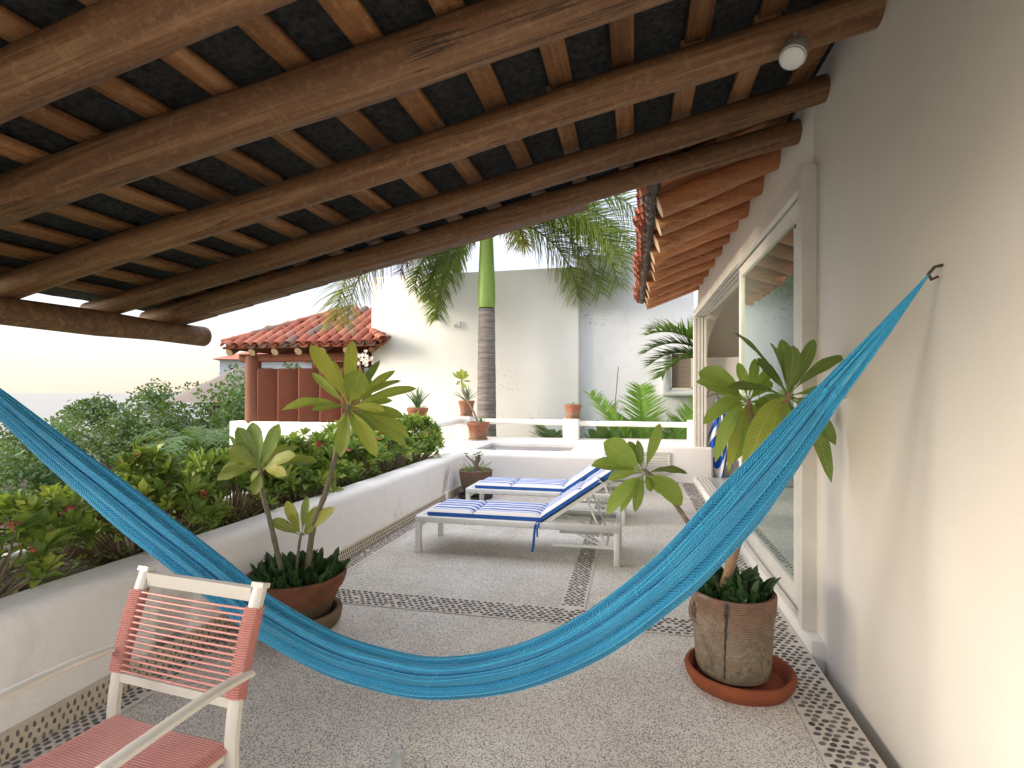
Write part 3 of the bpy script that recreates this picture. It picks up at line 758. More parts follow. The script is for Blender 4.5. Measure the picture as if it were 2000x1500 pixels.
for k in range(90):
    y = 4.0 + k * .0632; pts.append((.155 + .012 * math.sin(k * 1.7), y, 3.085 + .012 * math.cos(k * 1.3))); rr.append(.040 + .013 * math.sin(k * 2.1) + .006 * rnd.random())
obj('eave_mortar', rel(mo.tube(pts, rr, 8), O), M['mortar'], hs)

# towels and rack
rk = tag(obj('towel_rack', MB().tube([(1.22, 9.60, 1.66), (1.27, 9.57, 1.60), (1.24, 9.57, 1.50), (1.22, 9.58, 1.42), (1.30, 9.56, 1.47), (1.42, 9.55, 1.49), (1.55, 9.55, 1.46)], .007, 6)
    .tube([(1.22, 9.60, 1.66), (1.32, 9.58, 1.60), (1.45, 9.58, 1.62), (1.58, 9.58, 1.60)], .007, 6).tube([(1.38, 9.55, 1.48), (1.38, 9.50, 1.40), (1.40, 9.46, 1.42)], .006, 6)
    .tube([(1.52, 9.55, 1.46), (1.53, 9.50, 1.38), (1.55, 9.46, 1.41)], .006, 6).tube([(1.58, 9.58, 1.60), (1.60, 9.64, 1.60)], .006, 6), M['iron']),
    'scrolled wrought iron hook rack on the cream wall inside the door', 'hook rack')
def towel(cx, cy, top, ln, w0, w1, ph, label):
    def f(u, v):
        z = top - ln * u * (1 - .12 * math.sin(v * 9 + ph)); ww = w0 + (w1 - w0) * min(1, u * 1.6) * (1 - .35 * max(0, u - .6))
        a = (v - .5) * ww; fold = .035 * math.sin(v * 15 + ph + u * 2) * min(1, u * 3 + .2)
        return (cx + a + .03 * math.sin(u * 3 + ph), cy + fold - .02 * u, z)
    m_ = MB().grid(f, 30, 34)
    o = tag(obj('towel', m_, M['towel']), label, 'towel', 'striped towels on the hook rack')
    s = o.modifiers.new('s', 'SOLIDIFY'); s.thickness = .008
    return o
towel(1.40, 9.50, 1.40, 1.22, .07, .44, 0, 'left of the two blue and white striped towels on the hook rack, nearer the jamb')
towel(1.60, 9.47, 1.40, .98, .06, .36, 2, 'right of the two blue and white striped towels, partly behind plumeria leaves')

# ------------------------------------------------------------------ terrace roof
def rz(x): return 3.02 + .214 * x
TA = math.atan(.214)
tr = thing('terrace_roof', 'dark log and batten terrace roof overhead with black underlay', 'roof', (-1.4, 1, 2.7)); O = Vector((-1.4, 1, 2.7))
logs = [(.35, .35, .09), (.90, .88, .088), (1.42, 1.42, .088), (1.90, 2.02, .100), (2.66, 2.70, .086), (3.36, 3.38, .077), (3.90, 3.90, .080)]
for i, (ya, yb, r0) in enumerate(logs):
    xa, xb = -4.15, 1.073; n = 44; ln = (xb - xa) / math.cos(TA); pts = []; rr = []; m_ = MB()
    sd = i * 7.3
    for k in range(n):
        t = k / (n - 1)
        off = Vector((0, .030 * noise.noise(Vector((t * 2.4, sd, 0))) * 1.0, .026 * noise.noise(Vector((t * 2.4, sd, 5)))))
        pts.append(Vector((t * ln, 0, 0)) + off)
        def rf(a, t=t, sd=sd, r0=r0):
            return r0 * (1 + .10 * noise.noise(Vector((t * 3, sd, 9))) + .07 * noise.noise(Vector((math.cos(a) * 1.3, math.sin(a) * 1.3, t * 7 + sd))) + .03 * noise.noise(Vector((math.cos(a) * 4, math.sin(a) * 4, t * 14 + sd))))
        rr.append(rf)
    m_.tube(pts, rr, 20)
    o = obj('rafter_log', m_, M['log'], tr)
    dx = Vector((xb - xa, yb - ya, rz(xb) - rz(xa)))
    o.rotation_euler = dx.to_track_quat('X', 'Z').to_euler()
    o.location = Vector((xa, ya, rz(xa))) - O
    if abs(o.rotation_euler.x) > 1: pass
# battens across the logs
bo = .118
segs = [(-.1, .88), (.885, 2.68), (2.685, 4.07)]
for k in range(-12, 4):
    for a, b in segs:
        x = -.04 + .325 * k + rnd.uniform(-.014, .014); w_ = .112 * rnd.uniform(.9, 1.1)
        if x > 1.0: continue
        m_ = MB().box(-w_ / 2, w_ / 2, 0, b - a, -.017, .017)
        o = obj('batten', m_, M['batten'], tr, smooth=False)
        bevel(o, .004, 1)
        o.rotation_euler = (0, -TA, rnd.uniform(-.006, .006))
        o.location = Vector((x, a, rz(x) + bo - rnd.uniform(0, .004))) - O
# black underlay as slightly sagging sheets
def ul(u, v):
    x = -4.3 + 5.36 * u; y = -.2 + 4.28 * v
    s_ = .012 * noise.noise(Vector((x * 3, y * 3, 0))) + .008 * noise.noise(Vector((x * 11, y * 9, 2)))
    return (x, y, rz(x) + bo + .028 + abs(s_))
und = obj('underlay', rel(MB().grid(ul, 90, 100), O), M['tar'], tr)
obj('roof_skin', rel(MB().add([(-4.3, -.2, rz(-4.3) + .19), (1.07, -.2, rz(1.07) + .19), (1.07, 4.10, rz(1.07) + .19), (-4.3, 4.10, rz(-4.3) + .19),
    (-4.3, -.2, rz(-4.3) + .24), (1.07, -.2, rz(1.07) + .24), (1.07, 4.10, rz(1.07) + .24), (-4.3, 4.10, rz(-4.3) + .24)],
    [(0, 3, 2, 1), (4, 5, 6, 7), (0, 1, 5, 4), (3, 7, 6, 2), (0, 4, 7, 3), (1, 2, 6, 5)]), O), M['tar'], tr, smooth=False)
vb = obj('verge_board', rel(MB().add([(x, y, rz(x) + dz) for y in (4.085, 4.12) for dz in (.06, .22) for x in (-4.3, 1.07)],
    [(0, 1, 3, 2), (4, 6, 7, 5), (0, 4, 5, 1), (2, 3, 7, 6), (0, 2, 6, 4), (1, 5, 7, 3)]), O), M['tar'], tr, smooth=False)
VT = tile_mb(.46, .10, .085).mesh('verge_tile', M['tile'])
x = -4.35; k = 0
while x < -.6:
    m_ = MB().box(0, .43, -.10, .035, -.012, .012)
    o = obj('verge_tile', m_, M['log'], tr, smooth=False); o.rotation_euler = (0, -TA + .015, 0); o.location = Vector((x, 4.02, rz(x) - .052)) - O
    o = link('verge_tile', VT, tr); o.rotation_euler = (Matrix.Rotation(-TA + .03, 3, 'Y') @ Matrix.Rotation(R(-90), 3, 'Z')).to_euler(); o.location = Vector((x, 4.12, rz(x) + .22)) - O
    x += .36; k += 1
eb = obj('eave_beam', rel(MB().tube([(-3.85, -.3 + i * .5, rz(-3.85) - .17) for i in range(10)], [.09 + .008 * math.sin(i * 2.1) for i in range(14)], 14), O), M['log'], tr)
for y in (1.5, -.1):
    c_ = obj('column', rel(MB().lathe([(.16, -3.0), (.15, 0), (.13, 1.0), (.13, rz(-3.85) - .24)], 20, (-3.85, y), .02), O), M['col_red'], tr)
sl_ = thing('spotlight', 'small round white spotlight clamped to a roof log at the upper right', 'lamp', (.70, 2.60, 3.03))
obj('housing', MB().lathe([(.001, .05), (.035, .05), (.05, .03), (.055, -.04), (.052, -.06)], 20), M['alu_grey'], sl_, rot=(R(-28), R(20), 0))
obj('lens', MB().lathe([(.001, -.063), (.03, -.066), (.05, -.058), (.056, -.048)], 20), M['lampglass'], sl_, rot=(R(-28), R(20), 0))
obj('bracket', MB().tube([(0, 0, .03), (.01, .02, .09)], .010, 8), M['alu_grey'], sl_)

# ------------------------------------------------------------------ hammock
HP = [(-3.30, 1.64, 2.05), (-2.75, 1.71, 1.60), (-2.35, 1.765, 1.28), (-1.95, 1.815, .985), (-1.607, 1.861, .739), (-1.446, 1.882, .62), (-1.2, 1.914, .497), (-.993, 1.942, .435), (-.749, 1.973, .407), (-.452, 2.012, .457), (-.162, 2.05, .59), (.12, 2.087, .810),
      (.304, 2.111, 1.005), (.485, 2.135, 1.225), (.596, 2.15, 1.375), (.70, 2.163, 1.52), (.80, 2.175, 1.65), (1.04, 2.2, 1.95)]
def crs(P, t):
    n = len(P) - 1; i = min(int(t * n), n - 1); f = t * n - i
    p = [Vector(P[max(0, min(n, i + j))]) for j in (-1, 0, 1, 2)]
    return .5 * ((2 * p[1]) + (-p[0] + p[2]) * f + (2 * p[0] - 5 * p[1] + 4 * p[2] - p[3]) * f * f + (-p[0] + 3 * p[1] - 3 * p[2] + p[3]) * f ** 3)
# resample by arc length
dense = [crs(HP, i / 800) for i in range(801)]; cum = [0]
for i in range(800): cum.append(cum[-1] + (dense[i + 1] - dense[i]).length)
TL = cum[-1]
def hpt(s):
    s = max(0, min(.99999, s)) * TL; lo, hi = 0, 800
    while hi - lo > 1:
        mid_ = (lo + hi) // 2
        if cum[mid_] <= s: lo = mid_
        else: hi = mid_
    f = (s - cum[lo]) / max(1e-9, cum[lo + 1] - cum[lo]); return dense[lo].lerp(dense[lo + 1], f)
hm = thing('hammock', 'turquoise blue woven hammock hung across the terrace in the foreground', 'hammock', (-.75, 1.97, .33)); O = Vector((-.75, 1.97, .33))
def hframe(s):
    p = hpt(s); t = (hpt(s + .004) - hpt(s - .004)).normalized(); side = Vector((-.13, .99, 0)); side = (side - t * side.dot(t)).normalized(); n_ = t.cross(side)
    if n_.z < 0: n_ = -n_
    return p, t, side, n_
s0, s1 = .145, .905
def sect(s, th):
    """radius pair of the folded bundle at s, angle th (0 = toward -side / camera)"""
    e = min(1, (s - s0) / .16, (s1 - s) / .10); e = max(.0, e) ** .6
    hv_ = .074 * (1 + .12 * math.sin(s * 5)) * (1 + .38 * max(0, min(1, (s - .58) / .2))) ; hh = .060
    k1 = 8; ph = s * 2.2 + .5 * math.sin(s * 7)
    lob = abs(math.sin(k1 * th * .5 + ph)) ** .6
    lob2 = abs(math.sin(13 * th * .5 - s * 3.5 + 1.0)) ** .7
    mod = .43 + .55 * lob + .05 * lob2
    return (hh * mod * (.45 + .55 * e), hv_ * mod * (.42 + .58 * e))
NS, NT = 300, 120
def hsurf(u, v):
    s = s0 + (s1 - s0) * u; p, t, sd_, n_ = hframe(s); th = 2 * math.pi * v
    a, b = sect(s, th)
    return p + sd_ * (-math.cos(th) * a) + n_ * (math.sin(th) * b) - O
hb = MB().grid(hsurf, NS, NT)
hb.uv = [(u * 1.0, v) for u, v in hb.uv]
obj('netting', hb, M['ham'], hm)
cm = MB()
for q in range(22):
    v0 = (q + .3 * rnd.random()) / 22; tw = rnd.uniform(-.06, .06); ph = rnd.random() * 6
    pts = []
    for i in range(110):
        u = i / 109; s = s0 + .005 + (s1 - s0 - .01) * u; th = 2 * math.pi * (v0 + tw * u + .004 * math.sin(u * 60 + ph))
        p, t, sd_, n_ = hframe(s); a, b = sect(s, th)
        pts.append(p + sd_ * (-math.cos(th) * (a + .0012)) + n_ * (math.sin(th) * (b + .0012)) - O)
    cm.tube(pts, .0018, 4, cap=False)
tag(obj('net_cords', cm, M['hamcord'], hm), kind='stuff')
# short cross ties on the top fold
for u in [.16 + .042 * i for i in range(19)]:
    s = s0 + (s1 - s0) * u; pts = []
    for j in range(9):
        th = .25 + j * .13 + .4 * math.sin(u * 9); p, t, sd_, n_ = hframe(s + .0012 * j); a, b = sect(s, th)
        pts.append(p + sd_ * (-math.cos(th) * (a + .002)) + n_ * (math.sin(th) * (b + .002)) - O)
    obj('cross_tie', MB().tube(pts, .0016, 5, cap=True), M['hamcord'], hm)
for (sa, sb, nm) in ((s0 + .03, 0.0, 'end_cords'), (s1 - .02, 1.0, 'end_cords')):
    em = MB(); H_ = hpt(sb if sb > 0 else 0.0)
    for q in range(56):
        th = 2 * math.pi * q / 56; p, t, sd_, n_ = hframe(sa); a, b = sect(sa, th)
        A_ = p + sd_ * (-math.cos(th) * a * .95) + n_ * (math.sin(th) * b * .95)
        em.tube([A_.lerp(H_, f) + Vector((0, 0, -.01 * math.sin(f * 3.1) * rnd.random())) - O for f in (0, .3, .6, 1)], .0022, 4, cap=False)
    tag(obj(nm, em, M['hamcord'], hm), kind='stuff')
hk = tag(obj('wall_hook', MB().tube([(1.075, 2.2, 1.97), (1.05, 2.2, 1.965), (1.03, 2.2, 1.94), (1.04, 2.2, 1.92), (1.06, 2.2, 1.93)], .006, 6), M['iron']), 'iron hook holding the hammock on the house wall', 'hook')
hk2 = tag(obj('hammock_rope', MB().tube([(-3.30, 1.64, 2.05), (-3.62, 1.55, 2.06), (-3.72, 1.50, 2.06)], .008, 6), M['hamcord']), 'short blue rope tying the hammock to the left column', 'rope')

# ------------------------------------------------------------------ sun loungers
def lounger_mesh():
    root = thing('sun_lounger', '', 'sun lounger'); LN, WD, H = 1.90, .64, .345
    fm = MB(); t = .05
    fm.box(0, LN, 0, t, H - .055, H).box(0, LN, WD - t, WD, H - .055, H).box(0, .05, t, WD - t, H - .055, H).box(LN - .05, LN, t, WD - t, H - .055, H)
    fm.box(1.22, 1.26, t, WD - t, H - .05, H - .01)
    f_ = obj('frame', fm, M['frame'], root); bevel(f_, .004, 1)
    for x in (0.001, LN - .051):
        for y in (.001, WD - .051):
            l_ = obj('leg', MB().box(x, x + .05, y, y + .05, 0, H - .056), M['frame'], root); bevel(l_, .003, 1)
    obj('stretcher', MB().box(.012, .038, t, WD - t, .235, .262), M['frame'], root, smooth=False)
    obj('stretcher', MB().box(LN - .038, LN - .012, t, WD - t, .235, .262), M['frame'], root, smooth=False)
    sl1 = obj('sling', MB().box(.05, 1.22, t, WD - t, H - .018, H - .012), M['frame'], root, smooth=False)
    a = R(35); bl = .86; px, pz = 1.22, H - .02
    def bp(d, y, off=0): return (px + d * math.cos(a) - off * math.sin(a), y, pz + d * math.sin(a) + off * math.cos(a))
    bm_ = MB()
    bm_.bar(bp(0, .07), bp(bl, .07), .035, .035).bar(bp(0, WD - .07), bp(bl, WD - .07), .035, .035).bar(bp(bl - .017, .088), bp(bl - .017, WD - .088), .034, .034).bar(bp(.02, .088), bp(.02, WD - .088), .034, .034)
    br = obj('backrest_frame', bm_, M['frame'], root, smooth=False)
    obj('backrest_sling', MB().add([bp(.04, .09), bp(bl - .03, .09), bp(bl - .03, WD - .09), bp(.04, WD - .09), bp(.04, .09, .006), bp(bl - .03, .09, .006), bp(bl - .03, WD - .09, .006), bp(.04, WD - .09, .006)],
        [(0, 3, 2, 1), (4, 5, 6, 7), (0, 1, 5, 4), (3, 7, 6, 2), (0, 4, 7, 3), (1, 2, 6, 5)]), M['frame'], root, smooth=False)
    obj('support_strut', MB().bar(bp(.46, .10), (1.78, .10, .14), .018, .018).bar(bp(.46, WD - .10), (1.78, WD - .10, .14), .018, .018).bar((1.78, .10, .14), (1.78, WD - .10, .14), .02, .02)
        .bar((1.34, .10, H - .03), (1.80, .10, .13), .014, .014).bar((1.34, WD - .10, H - .03), (1.80, WD - .10, .13), .014, .014), M['frame'], root, smooth=False)
    obj('rack', MB().box(1.30, LN - .05, .085, .105, .125, .150).box(1.30, LN - .05, WD - .105, WD - .085, .125, .150).box(LN - .05, LN - .012, .05, WD - .05, .12, .155), M['frame'], root, smooth=False)
    return root
def cushion(sd):
    root = thing('lounger_cushion', '', 'cushion')
    H = .348; a = R(35); hx = 1.20
    r = random.Random(sd)
    def seg(x0, x1, th, back=False):
        mb = MB(); NU, NV = 22, 24; y0, y1 = .045, .595
        ox = r.random() * 9
        def place(d, y, h):
            if back: return (hx + d * math.cos(a) - h * math.sin(a), y, H + d * math.sin(a) + h * math.cos(a))
            return (d, y, H + h)
        def top(u, v):
            eu = (1 - abs(2 * u - 1) ** 6) ** .5; ev = (1 - abs(2 * v - 1) ** 7) ** .5
            w_ = .003 * noise.noise(Vector((u * 3 + ox, v * 4, sd))) + .001 * noise.noise(Vector((u * 9 + ox, v * 11, sd)))
            h = .034 + (th - .034) * min(eu, ev) * (1 + 0) + w_ * eu * ev
            return place(x0 + (x1 - x0) * u, y0 + (y1 - y0) * v, max(.004, h))
        mb.grid(top, NU, NV, 0)
        # lower blue side band and base
        ring = [(i / NU, 0) for i in range(NU)] + [(1, j / NV) for j in range(NV)] + [(1 - i / NU, 1) for i in range(NU)] + [(0, 1 - j / NV) for j in range(NV)]
        up = [top(u, v) for u, v in ring]
        dn = [place(x0 + (x1 - x0) * u + (.004 if u == 1 else -.004 if u == 0 else 0), (y0 + (y1 - y0) * v) + (-.006 if v == 0 else .006 if v == 1 else 0), .002) for u, v in ring]
        n = len(ring); mb.add(up + dn, [(i, n + i, n + (i + 1) % n, (i + 1) % n) for i in range(n)] + [tuple(2 * n - 1 - i for i in range(n))], mi=1)
        mb.uv[-2 * n:] = [(0, 0)] * (2 * n)
        return mb
    obj('foot_pad', seg(.11, .55, .064), [M['stripe'], M['blue']], root)
    obj('seat_pad', seg(.555, 1.20, .068), [M['stripe'], M['blue']], root)
    obj('back_pad', seg(.02, .46, .066, True), [M['stripe'], M['blue']], root)
    obj('head_pad', seg(.465, .86, .062, True), [M['stripe'], M['blue']], root)
    def bp(d, y, h): return (hx + d * math.cos(a) - h * math.sin(a), y, H + d * math.sin(a) + h * math.cos(a))
    obj('strap', MB().bar(bp(.66, .038, -.01), bp(.66, .038, .055), .05, .006, (1, 0, 0)).bar(bp(.66, .038, .0), bp(.66, .60, -.034), .05, .006), M['frame'], root, smooth=False)
    pts = [(1.19, .03, .352), (1.17, .005, .345), (1.155, -.006, .30), (1.148, -.008, .22), (1.140, -.004, .13), (1.128, -.006, .085)]
    m_ = MB()
    for p, q in zip(pts[:-1], pts[1:]): m_.bar(p, q, .022, .005, (0, 1, 0))
    obj('tie', m_, M['blue'], root, smooth=False)
    m2 = MB()
    for p, q in zip(pts[:4], pts[1:4]): m2.bar((p[0] + .02, p[1] - .003, p[2]), (q[0] + .03, q[1] - .003, q[2]), .016, .004, (0, 1, 0))
    obj('tie', m2, M['blue'], root, smooth=False)
    return root
def copy_tree(o, parent=None):
    c = o.copy(); COL.objects.link(c)
    if parent: c.parent = parent
    for ch in list(o.children): copy_tree(ch, c)
    return c
lo1 = lounger_mesh(); tag(lo1, 'white metal sun lounger nearest the hammock, its backrest raised', None, 'white sun loungers')
lo2 = copy_tree(lo1); tag(lo2, 'white metal sun lounger farther back, beside the plunge pool wall', None, 'white sun loungers')
cu1 = cushion(3); tag(cu1, 'blue and white striped cushion on the nearest sun lounger, blue tie hanging down', None, 'striped lounger cushions')
cu2 = cushion(8); tag(cu2, 'blue and white striped cushion on the farther lounger, in front of the pool wall', None, 'striped lounger cushions')
lo1.location = cu1.location = (-2.01, 4.76, 0); lo1.rotation_euler = cu1.rotation_euler = (0, 0, R(-.6))
lo2.location = cu2.location = (-1.98, 6.24, 0); lo2.rotation_euler = cu2.rotation_euler = (0, 0, R(-.4))

# ------------------------------------------------------------------ plants: leaves
def leaf_mb(B, T, w, arch, nrm=(0, -1, .4), fold=.12, pet=.12, n=12, wav=.0, sd=0, peak=.62, curl=0):
    B = Vector(B); T = Vector(T); Ln = (T - B).length
    C = (B + T) / 2 + Vector((0, 0, 1)) * arch * Ln + Vector(nrm) * (0.05 * Ln)
    F = Vector(nrm).normalized(); vs_ = []; uvs = []; r = random.Random(sd)
    cols = (-1, -.55, 0, .55, 1)
    for i in range(n + 1):
        t = i / n
        p = B * (1 - t) ** 2 + C * (2 * t * (1 - t)) + T * t * t
        tan = ((C - B) * (1 - t) + (T - C) * t).normalized()
        sd_ = tan.cross(F)
        sd_ = sd_.normalized() if sd_.length > 1e-3 else Vector((1, 0, 0))
        N = sd_.cross(tan)
        if t < pet: f = .07
        else:
            s = (t - pet) / (1 - pet); q = s / peak * .5 if s < peak else .5 + (s - peak) / (1 - peak) * .5
            f = max(.03, math.sin(math.pi * q) ** (.85 if s < peak else .62))
        for c_ in cols:
            ww = w / 2 * f * c_
            h = abs(c_) * fold * w * f + wav * w * f * abs(c_) * math.sin(t * 17 + c_ * 2 + sd)
            if curl: h += curl * w * f * (c_ * c_)
            vs_.append(p + sd_ * ww + N * h); uvs.append((t, .5 + c_ / 2))
    m = len(cols); fs = [(i * m + j, i * m + j + 1, (i + 1) * m + j + 1, (i + 1) * m + j) for i in range(n) for j in range(m - 1)]
    mb = MB().add(vs_, fs, uvs)
    # midrib with thickness
    pts = []
    for i in range(7):
        t = i / 6 * .97; p = B * (1 - t) ** 2 + C * (2 * t * (1 - t)) + T * t * t; pts.append(p - F * (.002))
    b0 = len(mb.v); mb.tube(pts, [max(.0012, .0042 * (1 - .75 * i / 6) * w / .1) for i in range(7)], 5)
    mb.uv[b0:] = [(.5, .5)] * (len(mb.v) - b0)
    return mb
FX = Matrix.Rotation(YAW, 3, 'Z')
def plumeria(name, label, base, stem_pts, stem_r, leaves, lm, sm, group=None, width=1.0, crown=None):
    """leaves: (dx, dz, w, away, arch, (nx, ny, nz)) offsets from the crown in metres, x to the right of the view, away from it"""
    root = thing(name, label, 'plumeria', base, YAW, group)
    inv = Matrix.Rotation(-YAW, 3, 'Z'); B = Vector(base)
    sp = [inv @ (Vector(p) - B) for p in stem_pts]
    dn = [crs(sp, i / 26) for i in range(27)]
    rr = [stem_r[0] + (stem_r[1] - stem_r[0]) * (i / 26) for i in range(27)]
    rr = [r_ * (1 + .10 * math.sin(i * 2.4)) for i, r_ in enumerate(rr)]
    st = obj('stem', MB().tube(dn, rr, 10), sm, root)
    C = dn[-1]
    # leaf scars / tip bud
    for i, lf in enumerate(leaves):
        dx, dz, w, aw, ar = lf[:5]; nr = lf[5] if len(lf) > 5 else (0, -1, .5)
        mt = lf[6] if len(lf) > 6 else lm
        s0_ = Vector((dx, aw, dz)).normalized() * .012
        start = C + s0_ + Vector((0, 0, rnd.uniform(-.03, .0)))
        mb = leaf_mb(start, C + Vector((dx, aw, dz)), w * width, ar, nr, fold=rnd.uniform(.05, .16), wav=rnd.uniform(.02, .05), sd=i)
        obj('leaf', mb, mt, root)
    return root, C
k = .00335   # metres per photo pixel at the left pot
def LV(cx, cy, rows, kk):
    out_ = []
    for r_ in rows:
        tx, ty, wpx, aw, ar = r_[:5]; out_.append(((tx - cx) * kk, (cy - ty) * kk, wpx * kk, aw, ar) + tuple(r_[5:]))
    return out_
D, BR = M['plum_d'], M['plum_b']
P1 = LV(682, 787, [(604, 672, 36, .02, .10), (683, 661, 32, .06, .0), (718, 722, 56, -.16, .02, (0.25, -1, .25)), (733, 699, 20, .12, .04, (0, -1, .3), D), (765, 720, 22, .10, .06), (781, 741, 27, .04, .10, (0, -.6, 1)),
    (812, 756, 24, .02, .09), (757, 780, 20, .14, .04), (791, 812, 26, -.03, .10), (801, 848, 28, -.06, .14, (.3, -.8, .8)), (793, 868, 30, .0, .13), (743, 886, 32, -.10, .12, (.2, -1, .2)), (674, 886, 33, -.10, .06, (0, -1, .1)),
    (554, 798, 30, -.02, .17, (0, -.8, .8)), (615, 797, 19, -.06, .07), (603, 725, 20, .06, .03, (0, -1, .2)), (640, 700, 18, .10, .0), (700, 850, 26, .06, .05), (735, 840, 24, .10, .10, (0, -1, .3), D), (650, 850, 20, .12, .12), (760, 800, 22, -.12, .10)], k)
PB = (-2.16, 3.15, .0)
plumeria('plumeria', 'tallest plumeria in the left pot, large pale green leaf crown before the pavilion', (-2.06, 3.12, .33), [(-2.068, 3.123, .33), (-2.029, 3.131, .637), (-1.938, 3.152, .903), (-1.873, 3.167, 1.17), (-1.801, 3.183, 1.437)], (.020, .015), P1, M['plum'], M['stem_g'], width=.86)
P2 = LV(509, 914, [(461, 838, 30, .02, .03, (.2, -1, .2), D), (486, 829, 34, .05, .02, (0, -1, .1), D), (538, 832, 28, .05, .02, (0, -1, .2), D), (461, 857, 18, .08, .02), (454, 880, 36, -.04, .10), (438, 920, 26, -.03, .10), (441, 934, 26, -.10, .16),
    (620, 904, 30, -.02, .07, (0, -.7, 1)), (588, 889, 27, -.10, .12, (0, -.9, .6)), (512, 962, 24, -.10, .02), (570, 877, 14, .1, .05, (0, -1, .3), D), (545, 875, 22, .12, .05), (480, 950, 20, .08, .1), (555, 935, 24, .05, .12), (575, 925, 22, -.14, .14)], k)
plumeria('plumeria', 'shorter plumeria in the left pot with brown blotched leaves', (-2.19, 3.04, .33), [(-2.192, 3.044, .33), (-2.269, 3.026, .682), (-2.321, 3.015, .879), (-2.33, 3.013, 1.037)], (.017, .013), P2, BR, M['stem_g'])
P3 = LV(590, 1040, [(533, 1014, 22, -.02, .10), (560, 978, 22, .0, .05), (597, 970, 16, .03, .0), (612, 992, 16, .06, .05), (655, 990, 24, -.02, .06), (622, 1028, 18, -.08, .1), (560, 1030, 14, .08, .1), (573, 1000, 14, -.04, .05)], k)
plumeria('plumeria', 'small young plumeria between the two taller stems of the left pot', (-2.14, 3.107, .33), [(-2.14, 3.107, .33), (-2.117, 3.112, .537), (-2.101, 3.115, .60)], (.010, .007), P3, BR, M['stem_g'])
k = .00275
GR = M['plum_r']
RA = LV(1541, 760, [(1430, 645, 24, -.03, .12, (0, -.6, 1), D), (1487, 668, 27, -.10, .13, (0, -.7, 1), D), (1536, 655, 30, .05, .08, (0, -1, .2), D), (1530, 672, 32, -.10, .0, (0, -1, .1), D), (1560, 668, 28, .08, .05, (0, -1, .2), D), (1470, 705, 22, -.04, .08, (0, -.5, 1), D),
    (1405, 752, 30, -.10, .09, (0, -.7, 1)), (1500, 690, 22, .12, .02), (1490, 862, 66, -.10, .10, (-.2, -1, .2), GR), (1433, 920, 42, -.14, .42, (-.3, -1, .3), M['plum']), (1500, 790, 24, .15, .1), (1610, 930, 34, -.06, .35), (1645, 690, 28, -.02, .10, (0, -.7, 1), D),
    (1662, 765, 30, -.05, .12), (1620, 860, 34, -.05, .2), (1600, 655, 26, .05, .05, (0, -1, .3), D), (1640, 820, 28, .1, .15), (1585, 700, 24, .12, .0), (1560, 880, 36, .06, .16), (1525, 850, 30, .10, .14)], k)
plumeria('plumeria', 'tallest plumeria of the right pot, dark upright leaf crown above the hammock', (.48, 3.03, .46), [(.466, 3.026, .46), (.541, 3.042, .719), (.62, 3.06, .909), (.665, 3.07, 1.154), (.739, 3.087, 1.344), (.808, 3.103, 1.515)], (.026, .018), RA, D, M['stem_r'])
RB = LV(1461, 775, [(1366, 722, 54, .02, .10, (0, -1, .25)), (1354, 742, 28, -.04, .14), (1449, 702, 22, .05, .0), (1366, 823, 27, -.06, .28, (0, -.8, .8)), (1391, 897, 26, -.04, .46, (-.3, -1, .3)), (1419, 916, 22, -.02, .40, (-.2, -1, .2), M['plum']), (1440, 900, 44, .04, .30, (0, -1, .2)),
    (1489, 693, 20, .08, .02), (1525, 740, 26, .1, .1), (1527, 715, 22, .12, .08), (1425, 780, 24, .12, .12), (1500, 850, 26, .08, .2), (1520, 800, 24, .05, .14), (1405, 800, 30, .10, .2)], k)
plumeria('plumeria', 'middle plumeria of the right pot, bright green leaves hanging before the striped towels', (.50, 3.08, .46), [(.475, 3.079, .46), (.55, 3.096, .719), (.626, 3.113, .926), (.663, 3.121, 1.147), (.631, 3.114, 1.34), (.607, 3.109, 1.48)], (.022, .012), RB, GR, M['stem_r'])
RC = LV(1257, 914, [(1176, 860, 50, -.02, .06, (.1, -1, .3)), (1151, 905, 32, -.04, .08, (0, -.8, .8)), (1247, 858, 14, .04, .0, (0, -1, .1), D), (1234, 862, 20, .10, .02, (0, -1, .2), D), (1290, 824, 22, .02, -.02), (1340, 921, 24, -.02, .12, (0, -.5, 1), D), (1326, 982, 44, -.04, .20, (.4, -1, .3)),
    (1180, 998, 28, -.06, .22, (-.2, -1, .3)), (1209, 997, 16, -.02, .16), (1234, 993, 20, -.06, .12), (1275, 960, 20, .04, .1), (1300, 968, 24, .10, .16), (1192, 940, 22, .1, .14)], .0028)
plumeria('plumeria', 'leaning plumeria of the right pot, its leaf crown in front of the louvred vent', (.45, 3.12, .46), [(.45, 3.125, .46), (.38, 3.11, .63), (.313, 3.094, .775), (.176, 3.063, .972), (.061, 3.037, 1.094)], (.016, .011), RC, GR, M['stem'])

